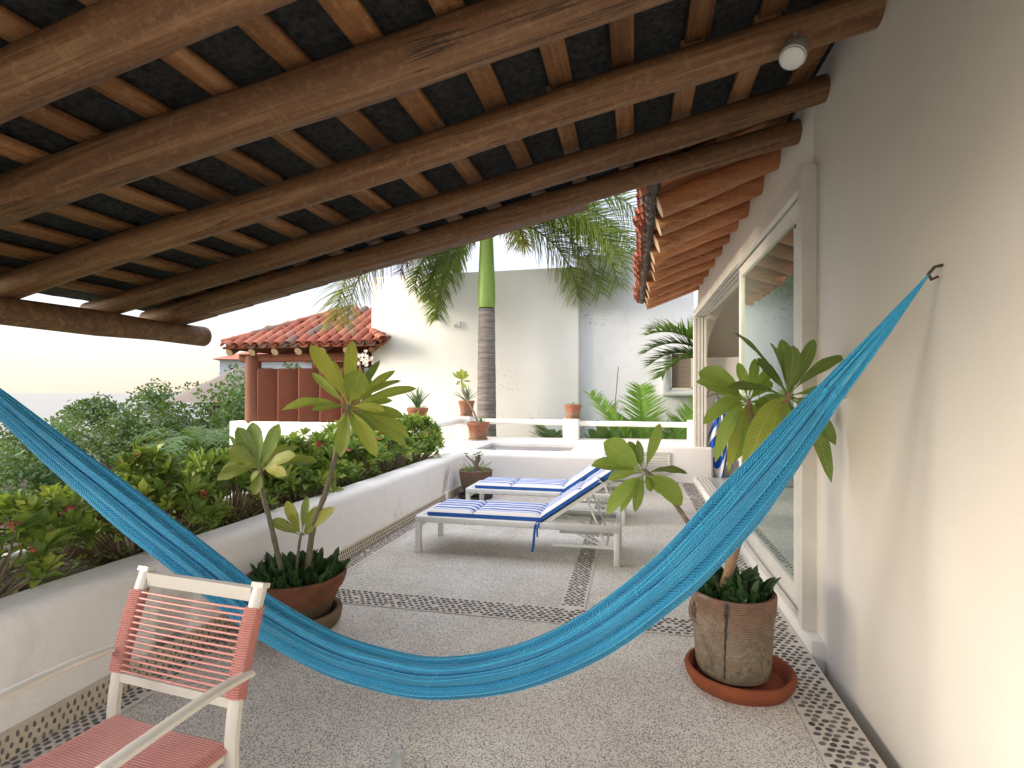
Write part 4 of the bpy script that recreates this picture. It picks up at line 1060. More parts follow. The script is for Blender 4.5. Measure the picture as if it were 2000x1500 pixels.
# pots
def pot(name, label, loc, prof, mat, soilz, soilr, cat='plant pot', n=48, sx=1, sy=1, rzz=0, group=None, jit=.01):
    root = thing(name, label, cat, loc, rzz, group)
    b = obj('pot_body', MB().lathe(prof, n, jit=jit, sx=sx, sy=sy), mat, root)
    if soilr: obj('soil', MB().lathe([(.001, soilz + .01), (soilr * .5, soilz + .008), (soilr, soilz)], n, sx=sx, sy=sy), M['soil'], root)
    return root, b
LP = (-2.165, 3.15, .03)
pot('plant_pot', 'wide weathered terracotta bowl pot with mossy base beside the planter', LP,
    [(.001, .0), (.19, .0), (.205, .01), (.225, .07), (.262, .16), (.280, .205), (.296, .212), (.306, .235), (.318, .27), (.320, .290), (.311, .300), (.295, .298), (.285, .26), (.24, .12), (.2, .05)], M['pot_left'], .25, .283)
pot('saucer', 'stained old terracotta saucer under the wide bowl pot', (-2.13, 3.13, .0), [(.001, .012), (.20, .012), (.235, .10), (.262, .105), (.270, .09), (.262, .04), (.24, .0), (.001, .0)], M['saucer_old'], 0, 0, 'saucer')
RP = (.52, 3.055, .035)
root_r, bod = pot('plant_pot', 'tall cracked ribbed terracotta pot with grey limescale in the red saucer', RP,
    [(.001, 0), (.165, 0), (.180, .012), (.188, .06), (.195, .15), (.200, .25), (.203, .33), (.205, .372), (.213, .380), (.215, .425), (.205, .436), (.192, .432), (.186, .38), (.18, .1), (.16, .03)], M['pot_right'], .385, .187, jit=.012)
for s_ in (-1, 1):
    hd = []
    for i in range(9):
        a = R(-90 + 180 * i / 8); hd.append((s_ * (.198 + .026 * math.cos(a)) * math.cos(YAW), s_ * (.198 + .026 * math.cos(a)) * math.sin(YAW), .325 + .055 * math.sin(a)))
    obj('handle', MB().tube(hd, [.017, .016, .014, .013, .013, .013, .014, .016, .017], 8), M['pot_right'], root_r)
# crack: a thin dark jagged sliver set into the pot wall
ck = MB(); pts = []
for i in range(15):
    z = .428 - i * .028; an = R(-107 - 3.5 * i / 14 * 1.4) + .010 * math.sin(i * 2.3) ; rr_ = .2148 if z > .362 else .2015 - (.375 - z) * .045
    pts.append((math.cos(an) * rr_, math.sin(an) * rr_, z, (.0085 * (1 - i / 19) + .001 * math.sin(i * 3.3)), an))
for j in range(14):
    q0, q1 = pts[j], pts[j + 1]; v_ = []
    for q in (q0, q1):
        for sgn in (-1, 1):
            tx, ty = -math.sin(q[4]), math.cos(q[4])
            for dr in (.004, -.01): v_.append((q[0] + tx * sgn * q[3] + math.cos(q[4]) * dr, q[1] + ty * sgn * q[3] + math.sin(q[4]) * dr, q[2]))
    ck.add(v_, [(0, 2, 6, 4), (0, 4, 5, 1), (2, 3, 7, 6)])
obj('crack', ck, M['dark'], root_r, smooth=False)
pot('saucer', 'large bright red terracotta saucer under the cracked ribbed pot', (.545, 3.02, .0), [(.001, .016), (.225, .016), (.248, .075), (.260, .083), (.274, .080), (.280, .065), (.270, .03), (.250, .0), (.001, .0)], M['saucer_red'], 0, 0, 'saucer', sx=.98, sy=.94)

# sansevieria ground cover in the pots
SV = []
for i in range(10):
    l_ = .075 + .05 * (i % 3) / 2
    SV.append(leaf_mb((0, 0, 0), (.01 + .03 * (i / 10), 0, l_), .040 + .014 * ((i * 7) % 5) / 5, .06, (-1, 0, .25), fold=.28, pet=.0, n=6, peak=.42, sd=i).mesh('leaf', M['snake']))
def snake(label, c, rad, z, n, hgt=1.0):
    root = thing('snake_plant', label, 'plant', (c[0], c[1], z), 0, 'snake plants in the pots')
    for i in range(n):
        r_ = rad * math.sqrt(rnd.random()) * .97; a = rnd.uniform(0, 2 * math.pi); tilt = (r_ / rad) * rnd.uniform(-.1, .5) + rnd.uniform(-.3, .3)
        o = link('leaf', SV[i % 10], root, (r_ * math.cos(a), r_ * math.sin(a), rnd.uniform(-.035, .01)))
        ao = a + rnd.uniform(-1.1, 1.1)
        o.rotation_euler = (Matrix.Rotation(ao, 3, 'Z') @ Matrix.Rotation(tilt, 3, 'Y') @ Matrix.Rotation(rnd.uniform(-1.3, 1.3), 3, 'Z')).to_euler()
        o.scale = (1, 1, 1) if 0 else (rnd.uniform(.8, 1.25),) * 3
    return root
snake('dense dark green snake plants filling the wide left pot', LP, .275, .29, 290)
snake('dense dark green snake plants filling the cracked right pot', RP, .180, .435, 175)

# small potted plants at the back
def spike_plant(name, label, loc, n, ln, mat, w=.02, spread=.6, cat='plant', weeds=0, wr=.1, lean=0):
    root = thing(name, label, cat, loc)
    for i in range(n):
        a = 2 * math.pi * i / n + rnd.uniform(-.2, .2); t = rnd.uniform(.15, spread); l_ = ln * rnd.uniform(.7, 1.05)
        T = Vector((math.cos(a) * math.sin(t) * l_, math.sin(a) * math.sin(t) * l_, math.cos(t) * l_))
        obj('leaf', leaf_mb((math.cos(a) * .01, math.sin(a) * .01, 0), T, w, .06, (math.cos(a) * -1, math.sin(a) * -1, .4), fold=.3, pet=0, n=6, peak=.25, sd=i), mat, root)
    if weeds:
        m_ = MB()
        for i in range(weeds):
            r_ = wr * math.sqrt(rnd.random()); a = rnd.uniform(0, 6.28); x, y = r_ * math.cos(a), r_ * math.sin(a); h = rnd.uniform(.01, .05)
            s_ = rnd.uniform(.006, .013); b_ = rnd.uniform(0, 6.28); dx, dy = math.cos(b_) * s_, math.sin(b_) * s_
            m_.add([(x - dx, y - dy, h), (x + dy, y - dx, h + s_ * .4), (x + dx * 1.6, y + dy * 1.6, h + s_ * .5), (x - dy, y + dx, h + s_ * .3)], [(0, 1, 2, 3)])
        tag(obj('weeds', m_, M['weed'], root), kind='stuff')
    return root
def small_pot(label, x, y, z, r, h, mat=None, rim=.03):
    return pot('plant_pot', label, (x, y, z + .012), [(.001, 0), (r * .68, 0), (r * .72, .008), (r * .90, h * .72), (r * .93, h * .78), (r, h * .80), (r, h * .97), (r * .95, h), (r * .88, h * .98), (r * .85, h * .8), (r * .6, .05)], mat or M['pot_small'], h * .88, r * .87, n=28, jit=.02)
def small_saucer(label, x, y, z, r):
    return pot('saucer', label, (x, y, z), [(.001, .006), (r * .85, .006), (r * .96, .03), (r, .028), (r * .95, .0), (.001, .0)], M['pot_small'], 0, 0, 'saucer', n=24)
small_pot('round terracotta pot on the far post of the side railing, spiky aloe in it', -3.5, 8.4, .99, .18, .25)
spike_plant('aloe_plant', 'spiky grey green aloe in the pot left of the palm trunk', (-3.5, 8.4, 1.23), 24, .40, M['aloe'], .034, .85, 'aloe', 260, .17)
small_pot('terracotta pot standing on the corner post of the railing', -3.31, 10.5, 1.045, .165, .28); small_saucer('thin terracotta saucer on the corner railing post', -3.31, 10.5, 1.02, .14)
spike_plant('grassy_plant', 'tuft of grassy leaves in the pot on the corner post', (-3.31, 10.5, 1.32), 26, .36, M['aloe'], .022, 1.2, 'plant', 60, .12)
small_pot('terracotta pot on the ledge by the pool, one stem leaning left from it', -2.93, 10.05, .60, .22, .32); small_saucer('thin terracotta saucer on the pool ledge, under the leaning plant pot', -2.93, 10.05, .588, .19)
root, C = plumeria('young_plumeria', 'thin leaning plumeria with a small yellow green leaf tuft', (-2.93, 10.05, .88), [(-2.93, 10.05, .88), (-3.02, 10.05, 1.12), (-3.16, 10.03, 1.38), (-3.24, 10.0, 1.62), (-3.25, 10.0, 1.75)], (.022, .015),
    [(-.17, .10, .05, 0, .1), (-.10, .17, .07, .02, .05), (.0, .22, .08, 0, 0), (.09, .18, .08, .05, .05), (.14, .10, .07, 0, .1), (.17, -.04, .05, 0, .15), (.06, -.17, .08, -.03, .1), (-.10, -.10, .06, 0, .12), (-.05, .12, .07, -.1, .05), (.05, .10, .08, -.1, .05), (-.2, .16, .03, 0, 0)], M['plum'], M['stem'])
spike_plant('seedling', 'tiny light green seedling at the foot of the leaning stem', (-2.85, 10.0, .90), 7, .16, M['weed'], .035, .9, 'plant', 60, .14)
small_pot('terracotta pot with flaking white crust standing on the middle railing post', -1.14, 10.5, 1.01, .17, .25); small_saucer('thin terracotta saucer on the middle railing post', -1.14, 10.5, .995, .15)
spike_plant('seedling', 'wispy pale weeds growing in the pot on the middle railing post', (-1.14, 10.5, 1.24), 6, .09, M['weed'], .02, 1.1, 'plant', 50, .13)
pot('plant_pot', 'dark weathered terracotta pot on the floor in the corner by the pool wall', (-2.20, 7.42, .06), [(.001, 0), (.15, 0), (.165, .02), (.215, .15), (.236, .27), (.240, .335), (.228, .345), (.215, .33), (.2, .2)], M['pot_dark'], .315, .22, n=36)
pot('saucer', 'black plastic saucer under the dark pot in the corner', (-2.20, 7.42, .0), [(.001, .01), (.22, .01), (.24, .05), (.25, .05), (.24, .0), (.001, 0)], M['dark'], 0, 0, 'saucer')
ad = thing('adenium', 'stubby desert rose with swollen forked grey trunk in the dark corner pot', 'plant', (-2.20, 7.42, .37))
obj('trunk', MB().tube([(0, 0, 0), (.01, 0, .06), (0, 0, .12), (.03, 0, .20), (.045, 0, .25)], [.05, .042, .038, .024, .012], 9).tube([(0, 0, .09), (-.045, 0, .15), (-.10, .0, .19), (-.15, 0, .24)], [.028, .016, .012, .009], 7)
    .tube([(0, 0, .10), (.03, -.02, .17), (.0, -.03, .23)], [.026, .018, .01], 7).tube([(.02, 0, .12), (.06, 0, .18), (.06, 0, .23)], [.02, .015, .01], 7), M['stem'], ad)
for cx, cz in ((-.15, .25), (.05, .26), (.0, .24), (.07, .23)):
    for i in range(7):
        a = i * .9 + cx * 9; obj('leaf', leaf_mb((cx, 0, cz), (cx + .05 * math.cos(a), .05 * math.sin(a), cz + rnd.uniform(.0, .04)), .02, .1, (0, -.5, 1), n=4, sd=i), M['weed'], ad)
m_ = MB()
for i in range(420):
    r_ = .215 * math.sqrt(rnd.random()); a = rnd.uniform(0, 6.28); x, y = r_ * math.cos(a), r_ * math.sin(a); h = rnd.uniform(-.05, .0) + .02
    s_ = rnd.uniform(.007, .014); b_ = rnd.uniform(0, 6.28); dx, dy = math.cos(b_) * s_, math.sin(b_) * s_
    m_.add([(x - dx, y - dy, h), (x + dy, y - dx, h + s_ * .4), (x + dx * 1.6, y + dy * 1.6, h + s_ * .5), (x - dy, y + dx, h + s_ * .3)], [(0, 1, 2, 3)])
for i in range(26):
    a = rnd.uniform(0, 6.28); T = Vector((math.cos(a) * .27, math.sin(a) * .2, rnd.uniform(.03, .17)))
    for q in range(6):
        p = T * (.5 + q * .1); s_ = .010; m_.add([p, p + Vector((s_, 0, s_)), p + Vector((2 * s_, 0, 0)), p + Vector((s_, 0, -s_ * .4))], [(0, 1, 2, 3)])
tag(obj('creeping_weeds', m_, M['weed'], ad), kind='stuff')

# ------------------------------------------------------------------ flowering shrubs in the planter
def rosette(sd):
    r = random.Random(sd); mb = MB(); n = r.randint(9, 12)
    for i in range(n):
        a = i * 2.4 + r.random() * .4; t = .35 + .95 * (i / n); l_ = r.uniform(.075, .125); w_ = l_ * .42
        d_ = Vector((math.cos(a) * math.sin(t), math.sin(a) * math.sin(t), math.cos(t))); s_ = Vector((-math.sin(a), math.cos(a), 0)); n_ = s_.cross(d_)
        if n_.z < 0: n_ = -n_
        b_ = d_ * .008
        P_ = [b_, b_ + d_ * l_ * .35 + s_ * w_ * .36 + n_ * .004, b_ + d_ * l_ * .72 + s_ * w_ * .5 + n_ * .004, b_ + d_ * l_ - n_ * .012 * (1 + t), b_ + d_ * l_ * .72 - s_ * w_ * .5 + n_ * .004,
              b_ + d_ * l_ * .35 - s_ * w_ * .36 + n_ * .004, b_ + d_ * l_ * .36 - n_ * .004, b_ + d_ * l_ * .73 - n_ * .006]
        mb.add(P_, [(0, 1, 6), (1, 2, 7, 6), (2, 3, 7), (0, 6, 5), (6, 7, 4, 5), (7, 3, 4)], [(0, .5), (.35, .9), (.72, 1), (1, .5), (.72, 0), (.35, .1), (.36, .5), (.73, .5)])
    return mb.mesh('leaf_cluster', M['shrub'])
RS = [rosette(i) for i in range(8)]
def flowerm(sd, mat):
    r = random.Random(sd); mb = MB()
    mb.lathe([(.001, -.012), (.02, -.006), (.024, .004), (.001, .016)], 7)
    for i in range(20):
        c_ = Vector((r.gauss(0, .016), r.gauss(0, .016), r.gauss(0, .010))); n_ = (c_ + Vector((0, 0, .03))).normalized(); x = n_.orthogonal().normalized(); y = n_.cross(x); s_ = r.uniform(.009, .014)
        for q in range(4):
            a = q * math.pi / 2; d_ = x * math.cos(a) + y * math.sin(a); e_ = x * -math.sin(a) + y * math.cos(a)
            mb.add([c_, c_ + d_ * s_ * .6 + e_ * s_ * .5, c_ + d_ * s_ + n_ * .003, c_ + d_ * s_ * .6 - e_ * s_ * .5], [(0, 1, 2, 3)])
    return mb.mesh('flower_cluster', mat)
FM = [flowerm(1, M['flower']), flowerm(2, M['flower']), flowerm(3, M['flower_o'])]
shr = [(0.9, -3.15, 1.02, 'lush green shrub near the column at the near end of the planter'), (1.9, -3.1, .98, 'leafy shrub behind the hammock rope at the left end of the planter'), (2.85, -3.12, 1.02, 'flowering shrub in the planter just left of the brown blotched plumeria'),
       (3.7, -3.14, 1.05, 'flowering shrub directly behind the brown blotched plumeria'), (4.55, -3.13, 1.10, 'flowering shrub with coral blooms between the two left plumerias'), (5.4, -3.12, 1.12, 'flowering shrub behind the tall plumeria stem'),
       (6.25, -3.12, 1.16, 'flowering shrub right of the tall plumeria stem with faded orange blooms'), (7.15, -3.08, 1.20, 'flowering shrub at the far end of the planter next to the pool')]
for si, (y, x, top, lab) in enumerate(shr):
    root = thing('flowering_shrub', lab, 'shrub', (x, y, .50), 0, 'flowering shrubs in the planter')
    tips = []; stm = MB()
    for i in range(150 if si > 1 else 80):
        a = rnd.uniform(0, 6.28); rr_ = math.sqrt(rnd.random()); dx = .42 * rr_ * math.cos(a); dy = .58 * rr_ * math.sin(a)
        env = (1 - .55 * rr_ ** 2) * (top - .44) * (.84 + .35 * noise.noise(Vector((dx * 4 + si, dy * 4, si))))
        h = env * (rnd.uniform(.35, 1) if i % 2 else rnd.uniform(.82, 1.04))
        p = Vector((dx, dy, max(.05, h))); tips.append(p)
        if i % 2 == 0:
            b_ = Vector((dx * .35, dy * .4, 0)); stm.tube([b_, b_.lerp(p, .5) + Vector((dx * .15, dy * .15, 0)), p], [.009, .006, .004], 5, cap=False)
        o = link('leaf_cluster', RS[rnd.randrange(8)], root, p)
        o.rotation_euler = (rnd.uniform(-.6, .6) + (-.5 * dy), .7 * dx / .4 * rr_ + rnd.uniform(-.4, .4), rnd.uniform(0, 6.28)); o.scale = (rnd.uniform(.75, 1.25),) * 3
    obj('stems', stm, M['stem'], root)
    up = sorted(tips, key=lambda p: -(p.z + p.x * .55))[:26]
    for q in range(7 if si < 7 else 6):
        p = up[rnd.randrange(len(up))] + Vector((rnd.uniform(-.02, .05), rnd.uniform(-.05, .03), .035))
        o = link('flower_cluster', FM[rnd.choice((0, 0, 1, 2))], root, p, (0, rnd.uniform(-.3, .9), rnd.uniform(0, 6))); o.scale = (rnd.uniform(.9, 1.4),) * 3
    # trailing low growth over the soil
    lowm = MB()
    for q in range(420):
        px_ = rnd.uniform(-.36, .33); py_ = rnd.uniform(-.45, .45); h = rnd.uniform(.0, .10) + (.04 if px_ > .2 else 0)
        s_ = rnd.uniform(.010, .022); b_ = rnd.uniform(0, 6.28); dx, dy = math.cos(b_) * s_, math.sin(b_) * s_
        lowm.add([(px_ - dx, py_ - dy, h), (px_ + dy * .6, py_ - dx * .6, h + s_ * .4), (px_ + dx * 1.3, py_ + dy * 1.3, h + s_ * .8), (px_ - dy * .6, py_ + dx * .6, h + s_ * .3)], [(0, 1, 2, 3)], [(0, .5), (.5, 1), (1, .5), (.5, 0)])
    tag(obj('undergrowth', lowm, M['shrub'], root), kind='stuff')

# ------------------------------------------------------------------ palms
def frond_mb(az, e0, e1, L_, nl=60, ll=.55, w=.028, hang=.5, pet=.12, plume=1, r0=.02, pw=1.0, sd=0, seg=3, stiff=0):
    r = random.Random(sd); mb = MB(); N = 40; p = Vector((0, 0, 0)); pts = [p.copy()]; tans = []
    for i in range(N):
        t = (i + .5) / N; e = R(e0 + (e1 - e0) * t ** pw); a = R(az)
        d_ = Vector((math.cos(e) * math.cos(a), math.cos(e) * math.sin(a), math.sin(e))); tans.append(d_); p = p + d_ * L_ / N; pts.append(p.copy())
    tans.append(tans[-1])
    mb.tube(pts[::2], [r0 * (1 - .9 * i / 20) + .0015 for i in range(21)], 5, cap=False)
    side = Vector((-math.sin(R(az)), math.cos(R(az)), 0))
    for i in range(nl):
        t = pet + (1 - pet) * (i + r.random() * .6) / nl; k_ = t * N; j = min(N - 1, int(k_)); P_ = pts[j].lerp(pts[j + 1], k_ - j); T_ = tans[j]
        up = side.cross(T_)
        if up.z < 0: up = -up
        f = math.sin(math.pi * min(1, .12 + .80 * (t - pet) / (1 - pet))) ** .6; l_ = ll * f * r.uniform(.70, 1.15)
        for sgn in (-1, 1):
            rot = r.uniform(-.5, .7) * plume
            d_ = (T_ * r.uniform(.45, .7) + side * sgn * .85 * math.cos(rot) + up * (math.sin(rot) * .8 + stiff)).normalized()
            q = P_.copy(); wd = (d_.cross(up)).normalized(); vs_ = []; uvs = []
            for s_ in range(seg + 1):
                u = s_ / seg; ww = w / 2 * (1, 1.0, .75, .06)[min(3, round(u * 3))] if seg == 3 else w / 2 * (1 - .92 * u)
                vs_ += [q - wd * ww, q + wd * ww]; uvs += [(u, .1), (u, .9)]
                d_ = (d_ + Vector((0, 0, -1)) * hang * (.35 + .5 * u)).normalized(); q = q + d_ * l_ / seg
            mb.add(vs_, [(2 * s_, 2 * s_ + 1, 2 * s_ + 3, 2 * s_ + 2) for s_ in range(seg)], uvs)
    return mb
pm = thing('royal_palm', 'royal palm with ringed grey trunk and bright green crownshaft before the white wall', 'palm tree', (-3.16, 11.5, -2.6)); O = Vector((-3.16, 11.5, -2.6))
prof = [(.30, 0), (.26, .5), (.225, 1.8), (.215, 3.0), (.205, 4.2), (.195, 5.0), (.188, 5.6), (.182, 5.98)]
pr = []
for i in range(len(prof) - 1):
    for q in range(12):
        t = q / 12; r_ = prof[i][0] * (1 - t) + prof[i + 1][0] * t; z = prof[i][1] * (1 - t) + prof[i + 1][1] * t
        pr.append((r_ * (1 + .012 * math.sin(z * 42)), z))
obj('trunk', MB().lathe(pr, 28, jit=.02), M['trunk'], pm)
obj('crownshaft', MB().lathe([(.180, 5.97), (.190, 6.03), (.196, 6.2), (.190, 6.5), (.172, 6.9), (.155, 7.3), (.140, 7.7), (.125, 8.1), (.09, 8.35)], 24), M['shaft'], pm)
PALM = [(192, 20, -88, 4.7, 'y', .85), (150, -12, -88, 2.9, 'g', .6), (165, -5, -88, 2.5, 'g', .55), (200, 12, -76, 2.45, 'b', .5), (12, 15, -82, 3.4, 'g', .75), (22, 32, -78, 4.2, 'g', .8), (5, 42, -50, 4.0, 'g', .75), (318, 5, -70, 1.8, 'y', .5),
        (140, 2, -87, 3.1, 'g', .6), (172, 8, -85, 2.6, 'g', .55), (196, 12, -88, 4.4, 'y', .8), (8, 26, -82, 3.8, 'g', .8), (18, 6, -86, 3.0, 'g', .75), (26, 42, -62, 4.2, 'g', .8), (60, 55, -40, 4, 'g', .7), (110, 60, -40, 4, 'g', .7), (215, 50, -45, 4, 'g', .7), (270, 60, -30, 3.8, 'g', .7), (335, 55, -50, 4, 'g', .7), (352, 25, -70, 3.6, 'g', .7)]
for i, (az, e0, e1, L_, kd, ll) in enumerate(PALM):
    obj('frond', frond_mb(az, e0, e1, L_, 165, ll * 1.2, .027, .34, .18, 2.6, .028, sd=i), {'y': M['palm_y'], 'g': M['palm'], 'b': M['palm_brown']}[kd], pm, loc=(0, 0, 7.95 if kd != 'b' else 7.85))
gp = [(-2.35, 11.5, -1.5, 'low garden palm behind the rail right of the royal palm trunk', [(30, 75, 0, 2.5), (150, 78, 10, 2.4), (0, 70, -20, 2.6), (190, 70, -10, 2.2), (80, 80, 20, 2.7), (300, 75, 5, 2.3)], 'palm_g'),
      (-1.35, 11.4, -1.4, 'garden palm fanning out behind the middle railing post', [(175, 78, 5, 2.7), (120, 82, 30, 2.9), (10, 78, 10, 2.8), (60, 80, 20, 2.8), (200, 70, -15, 2.5), (330, 72, 0, 2.6)], 'palm_g'),
      (.1, 11.5, -1.4, 'garden palm of arching dark fronds behind the right part of the rail', [(160, 78, 0, 3.3), (185, 72, -15, 3.2), (30, 80, 0, 3.4), (100, 84, 30, 3.4), (5, 72, -20, 3.2), (250, 76, 10, 3.0), (320, 75, -5, 3.1)], 'palm_g'),
      (.95, 11.6, -1.4, 'garden palm under the small blind window', [(150, 76, -10, 3.2), (190, 78, 5, 3.1), (40, 78, 0, 3.2), (90, 84, 30, 3.3), (10, 70, -20, 3.0), (340, 74, -10, 3.0)], 'palm_g'),
      (.30, 11.2, -1.2, 'bright green young palm rising behind the right rail', [(185, 86, 55, 2.7), (20, 80, 5, 3.6), (100, 87, 60, 3.0), (40, 84, 30, 3.2), (5, 84, 20, 3.4), (150, 84, 40, 3.1)], 'palm_bright'),
      (1.72, 11.3, 1.75, 'tall palm with fronds arching out from behind the door jamb', [(183, 78, -38, 1.9), (176, 70, -45, 1.7), (196, 80, -20, 2.0), (165, 84, -10, 2.0), (205, 66, -60, 1.6), (90, 80, 0, 2.2), (20, 70, -10, 2.2)], 'palm_g')]
for i, (x, y, z, lab, fr_, mt) in enumerate(gp):
    root = thing('garden_palm', lab, 'palm', (x, y, -2.6), 0, 'palms in the garden below')
    obj('trunk', MB().tube([(0, 0, 0), (.02, 0, (z + 2.6) * .5), (0, 0, z + 2.6)], [.09, .07, .05], 10), M['shaft'], root)
    for j, (az, e0, e1, L_) in enumerate(fr_):
        obj('frond', frond_mb(az, e0, e1, L_, 60, .62, .036, .12, .30, .3, .014, sd=50 + i * 10 + j, stiff=.25), M[mt], root, loc=(0, 0, z + 2.6))
# broad leaf plant and a rod
bl = thing('broad_leaf_plant', 'low plant with big smooth leaves between the rail and the white wall', 'plant', (-.35, 11.15, -1.2))
for j in range(8):
    a = j * .8; obj('leaf', leaf_mb((0, 0, 1.2), (.55 * math.cos(a), .3 * math.sin(a), 1.75 + .2 * (j % 3)), .24, .12, (0, -.8, .7), n=8, sd=j), M['palm_g'], bl)
obj('stem', MB().tube([(0, 0, -1.4), (0, 0, 1.25)], .03, 6), M['stem'], bl)
tag(obj('thin_stake', MB().tube([(0, 0, -2.6), (.03, 0, 1.0), (.12, 0, 2.05)], .012, 6), M['stem'], loc=(-.42, 11.7, 0)), 'thin dark bare stake rising in front of the bluish wall', 'stake')

# ------------------------------------------------------------------ red pavilion
pv = thing('pavilion', 'red pavilion with hipped clay tile roof, round column and standing fins', 'pavilion', (-8.3, 12.3, .75)); O = Vector((-8.3, 12.3, .75))
par = tag(obj('parapet_wall', MB().box(-10.30, -6.42, 12.1, 12.5, -3, .75), M['wall_warm']), 'low white parapet wall beneath the red pavilion', 'wall'); bevel(par, .03, 2)
for x, y, r_ in ((-9.73, 12.30, .20), (-9.6, 15.6, .18), (-6.9, 15.6, .16)):
    obj('column', rel(MB().lathe([(r_ * 1.03, .70 if y < 13 else -3), (r_, 1.2), (r_ * .97, 2.46)], 24, (x, y), .015), O), M['col_red'], pv)
for j in range(5):
    x = -9.30 + j * .602
    f_ = obj('fin', MB().box(-.055, .055, -.285, .285, 0, 1.37), M['red'], pv, loc=(x - O.x + .03, 12.30 - O.y, 0)); bevel(f_, .05, 4); f_.rotation_euler = (0, 0, R(-66))
bmm = obj('beam', rel(MB().box(-10.1, -6.45, 12.2, 12.38, 2.30, 2.50), O), M['red'], pv); bevel(bmm, .02, 2)
obj('beam', rel(MB().box(-10.1, -6.45, 15.5, 15.68, 2.28, 2.48), O), M['red'], pv, smooth=False)
obj('inner_wall', rel(MB().box(-6.44, -6.415, 12.55, 15.8, .0, 2.9), O), M['red'], pv, smooth=False)
obj('pavilion_floor', rel(MB().box(-10.2, -6.43, 12.5, 15.9, -3, .3), O), M['red'], pv, smooth=False)
TP = .51; ez = 2.66; ey = 11.88; ang = math.atan(TP)
for j in range(7):
    x = -10.2 + j * .67; m_ = MB().tube([(0, k_ * .12, k_ * .12 * TP) for k_ in range(14)], [.10 + .005 * math.sin(k_ * 3) for k_ in range(14)], 10, cap=False)
    m_.add(m_.v[:10] + [(0, -.003, 0)], [(k_, (k_ + 1) % 10, 10) for k_ in range(10)], mi=1)
    if x > -6.5: m_ = MB().tube([(0, k_ * .12, k_ * .12 * TP) for k_ in range(4)], .08, 10)
    obj('rafter_end', m_, [M['log'], M['logend']], pv, loc=(x - O.x, ey + .10 - O.y, ez - .13 - O.z))
# roof deck surfaces (front, left, back slopes)
def rp_(x, d_): return (x, ey + d_, ez + d_ * TP)
dk = MB()
rd = 2.2
xr = -5.85
A_ = (-10.32, ey, ez); B_ = (xr, ey, ez); Cc = (-10.32, ey + 2 * rd, ez); Dd = (xr - .55, ey + 2 * rd, ez); T1 = (-10.32 + rd, ey + rd, ez + rd * TP); T2 = (-6.42, ey + rd, ez + rd * TP)
dk.add([A_, B_, (-5.88, 12.395, ez + .515 * TP), (-6.42, 12.397, ez + .517 * TP), T2, T1], [(0, 1, 2, 3, 4, 5)])
dk.add([A_, T1, Cc], [(0, 1, 2)]); dk.add([T1, T2, (-6.42, ey + 2 * rd, ez), Cc], [(0, 1, 2, 3)])
rdk = obj('roof_deck', rel(dk, O), M['red'], pv, smooth=False)
mo_ = rdk.modifiers.new('s', 'SOLIDIFY'); mo_.thickness = .05; mo_.offset = -1
PT = tile_mb(.43, .142, .086, .034, 8).mesh('roof_tile', M['tile'])
row = 0; dd = 0; cnt = 0
while dd < rd - .1:
    for c_ in range(15):
        x = -10.18 + c_ * .30
        for pan in (0, 1):
            xx = x + (.15 if pan else 0) + rnd.uniform(-.012, .012); d0 = dd - .06 + rnd.uniform(-.015, .015)
            if xx < -10.32 + dd + .05 or xx > xr - .05: continue
            if ey + d0 + .46 * math.cos(ang) > 12.42 and xx > -6.50: continue
            o = link('roof_tile', PT, pv); cnt += 1
            e = Matrix.Rotation(ang + .13, 3, 'X') @ Matrix.Rotation(rnd.uniform(-.03, .03), 3, 'Z')
            if pan: e = Matrix.Rotation(ang + .02, 3, 'X') @ Matrix.Rotation(math.pi, 3, 'Y')
            o.rotation_euler = e.to_euler()
            p = Vector(rp_(xx, d0)); p.z += .075 if pan else .055
            if pan: p.z += .02
            o.location = p - O
    dd += .325; row += 1
HT = tile_mb(.44, .135, .11, .016, 8).mesh('hip_tile', M['tile'])
for j in range(9):
    t = j * .262; o = link('hip_tile', HT, pv); dv = Vector((1, 1, TP)).normalized()
    o.rotation_euler = dv.to_track_quat('Y', 'Z').to_euler(); o.location = Vector((-10.32 + t, ey + t, ez + t * TP + .10)) - O
for j in range(2):
    t = j * .25; o = link('hip_tile', HT, pv); dv = Vector((-1, 1, TP)).normalized()
    o.rotation_euler = dv.to_track_quat('Y', 'Z').to_euler(); o.location = Vector((xr + .02 - t, ey + t, ez + t * TP + .10)) - O
for j in range(13):   # far eave seen from below
    o = link('roof_tile', PT, pv); o.rotation_euler = (Matrix.Rotation(math.pi, 3, 'Z') @ Matrix.Rotation(ang, 3, 'X') @ Matrix.Rotation(math.pi, 3, 'Y')).to_euler(); o.location = Vector((-10.0 + j * .30, ey + 2 * rd + .08, ez + .02)) - O

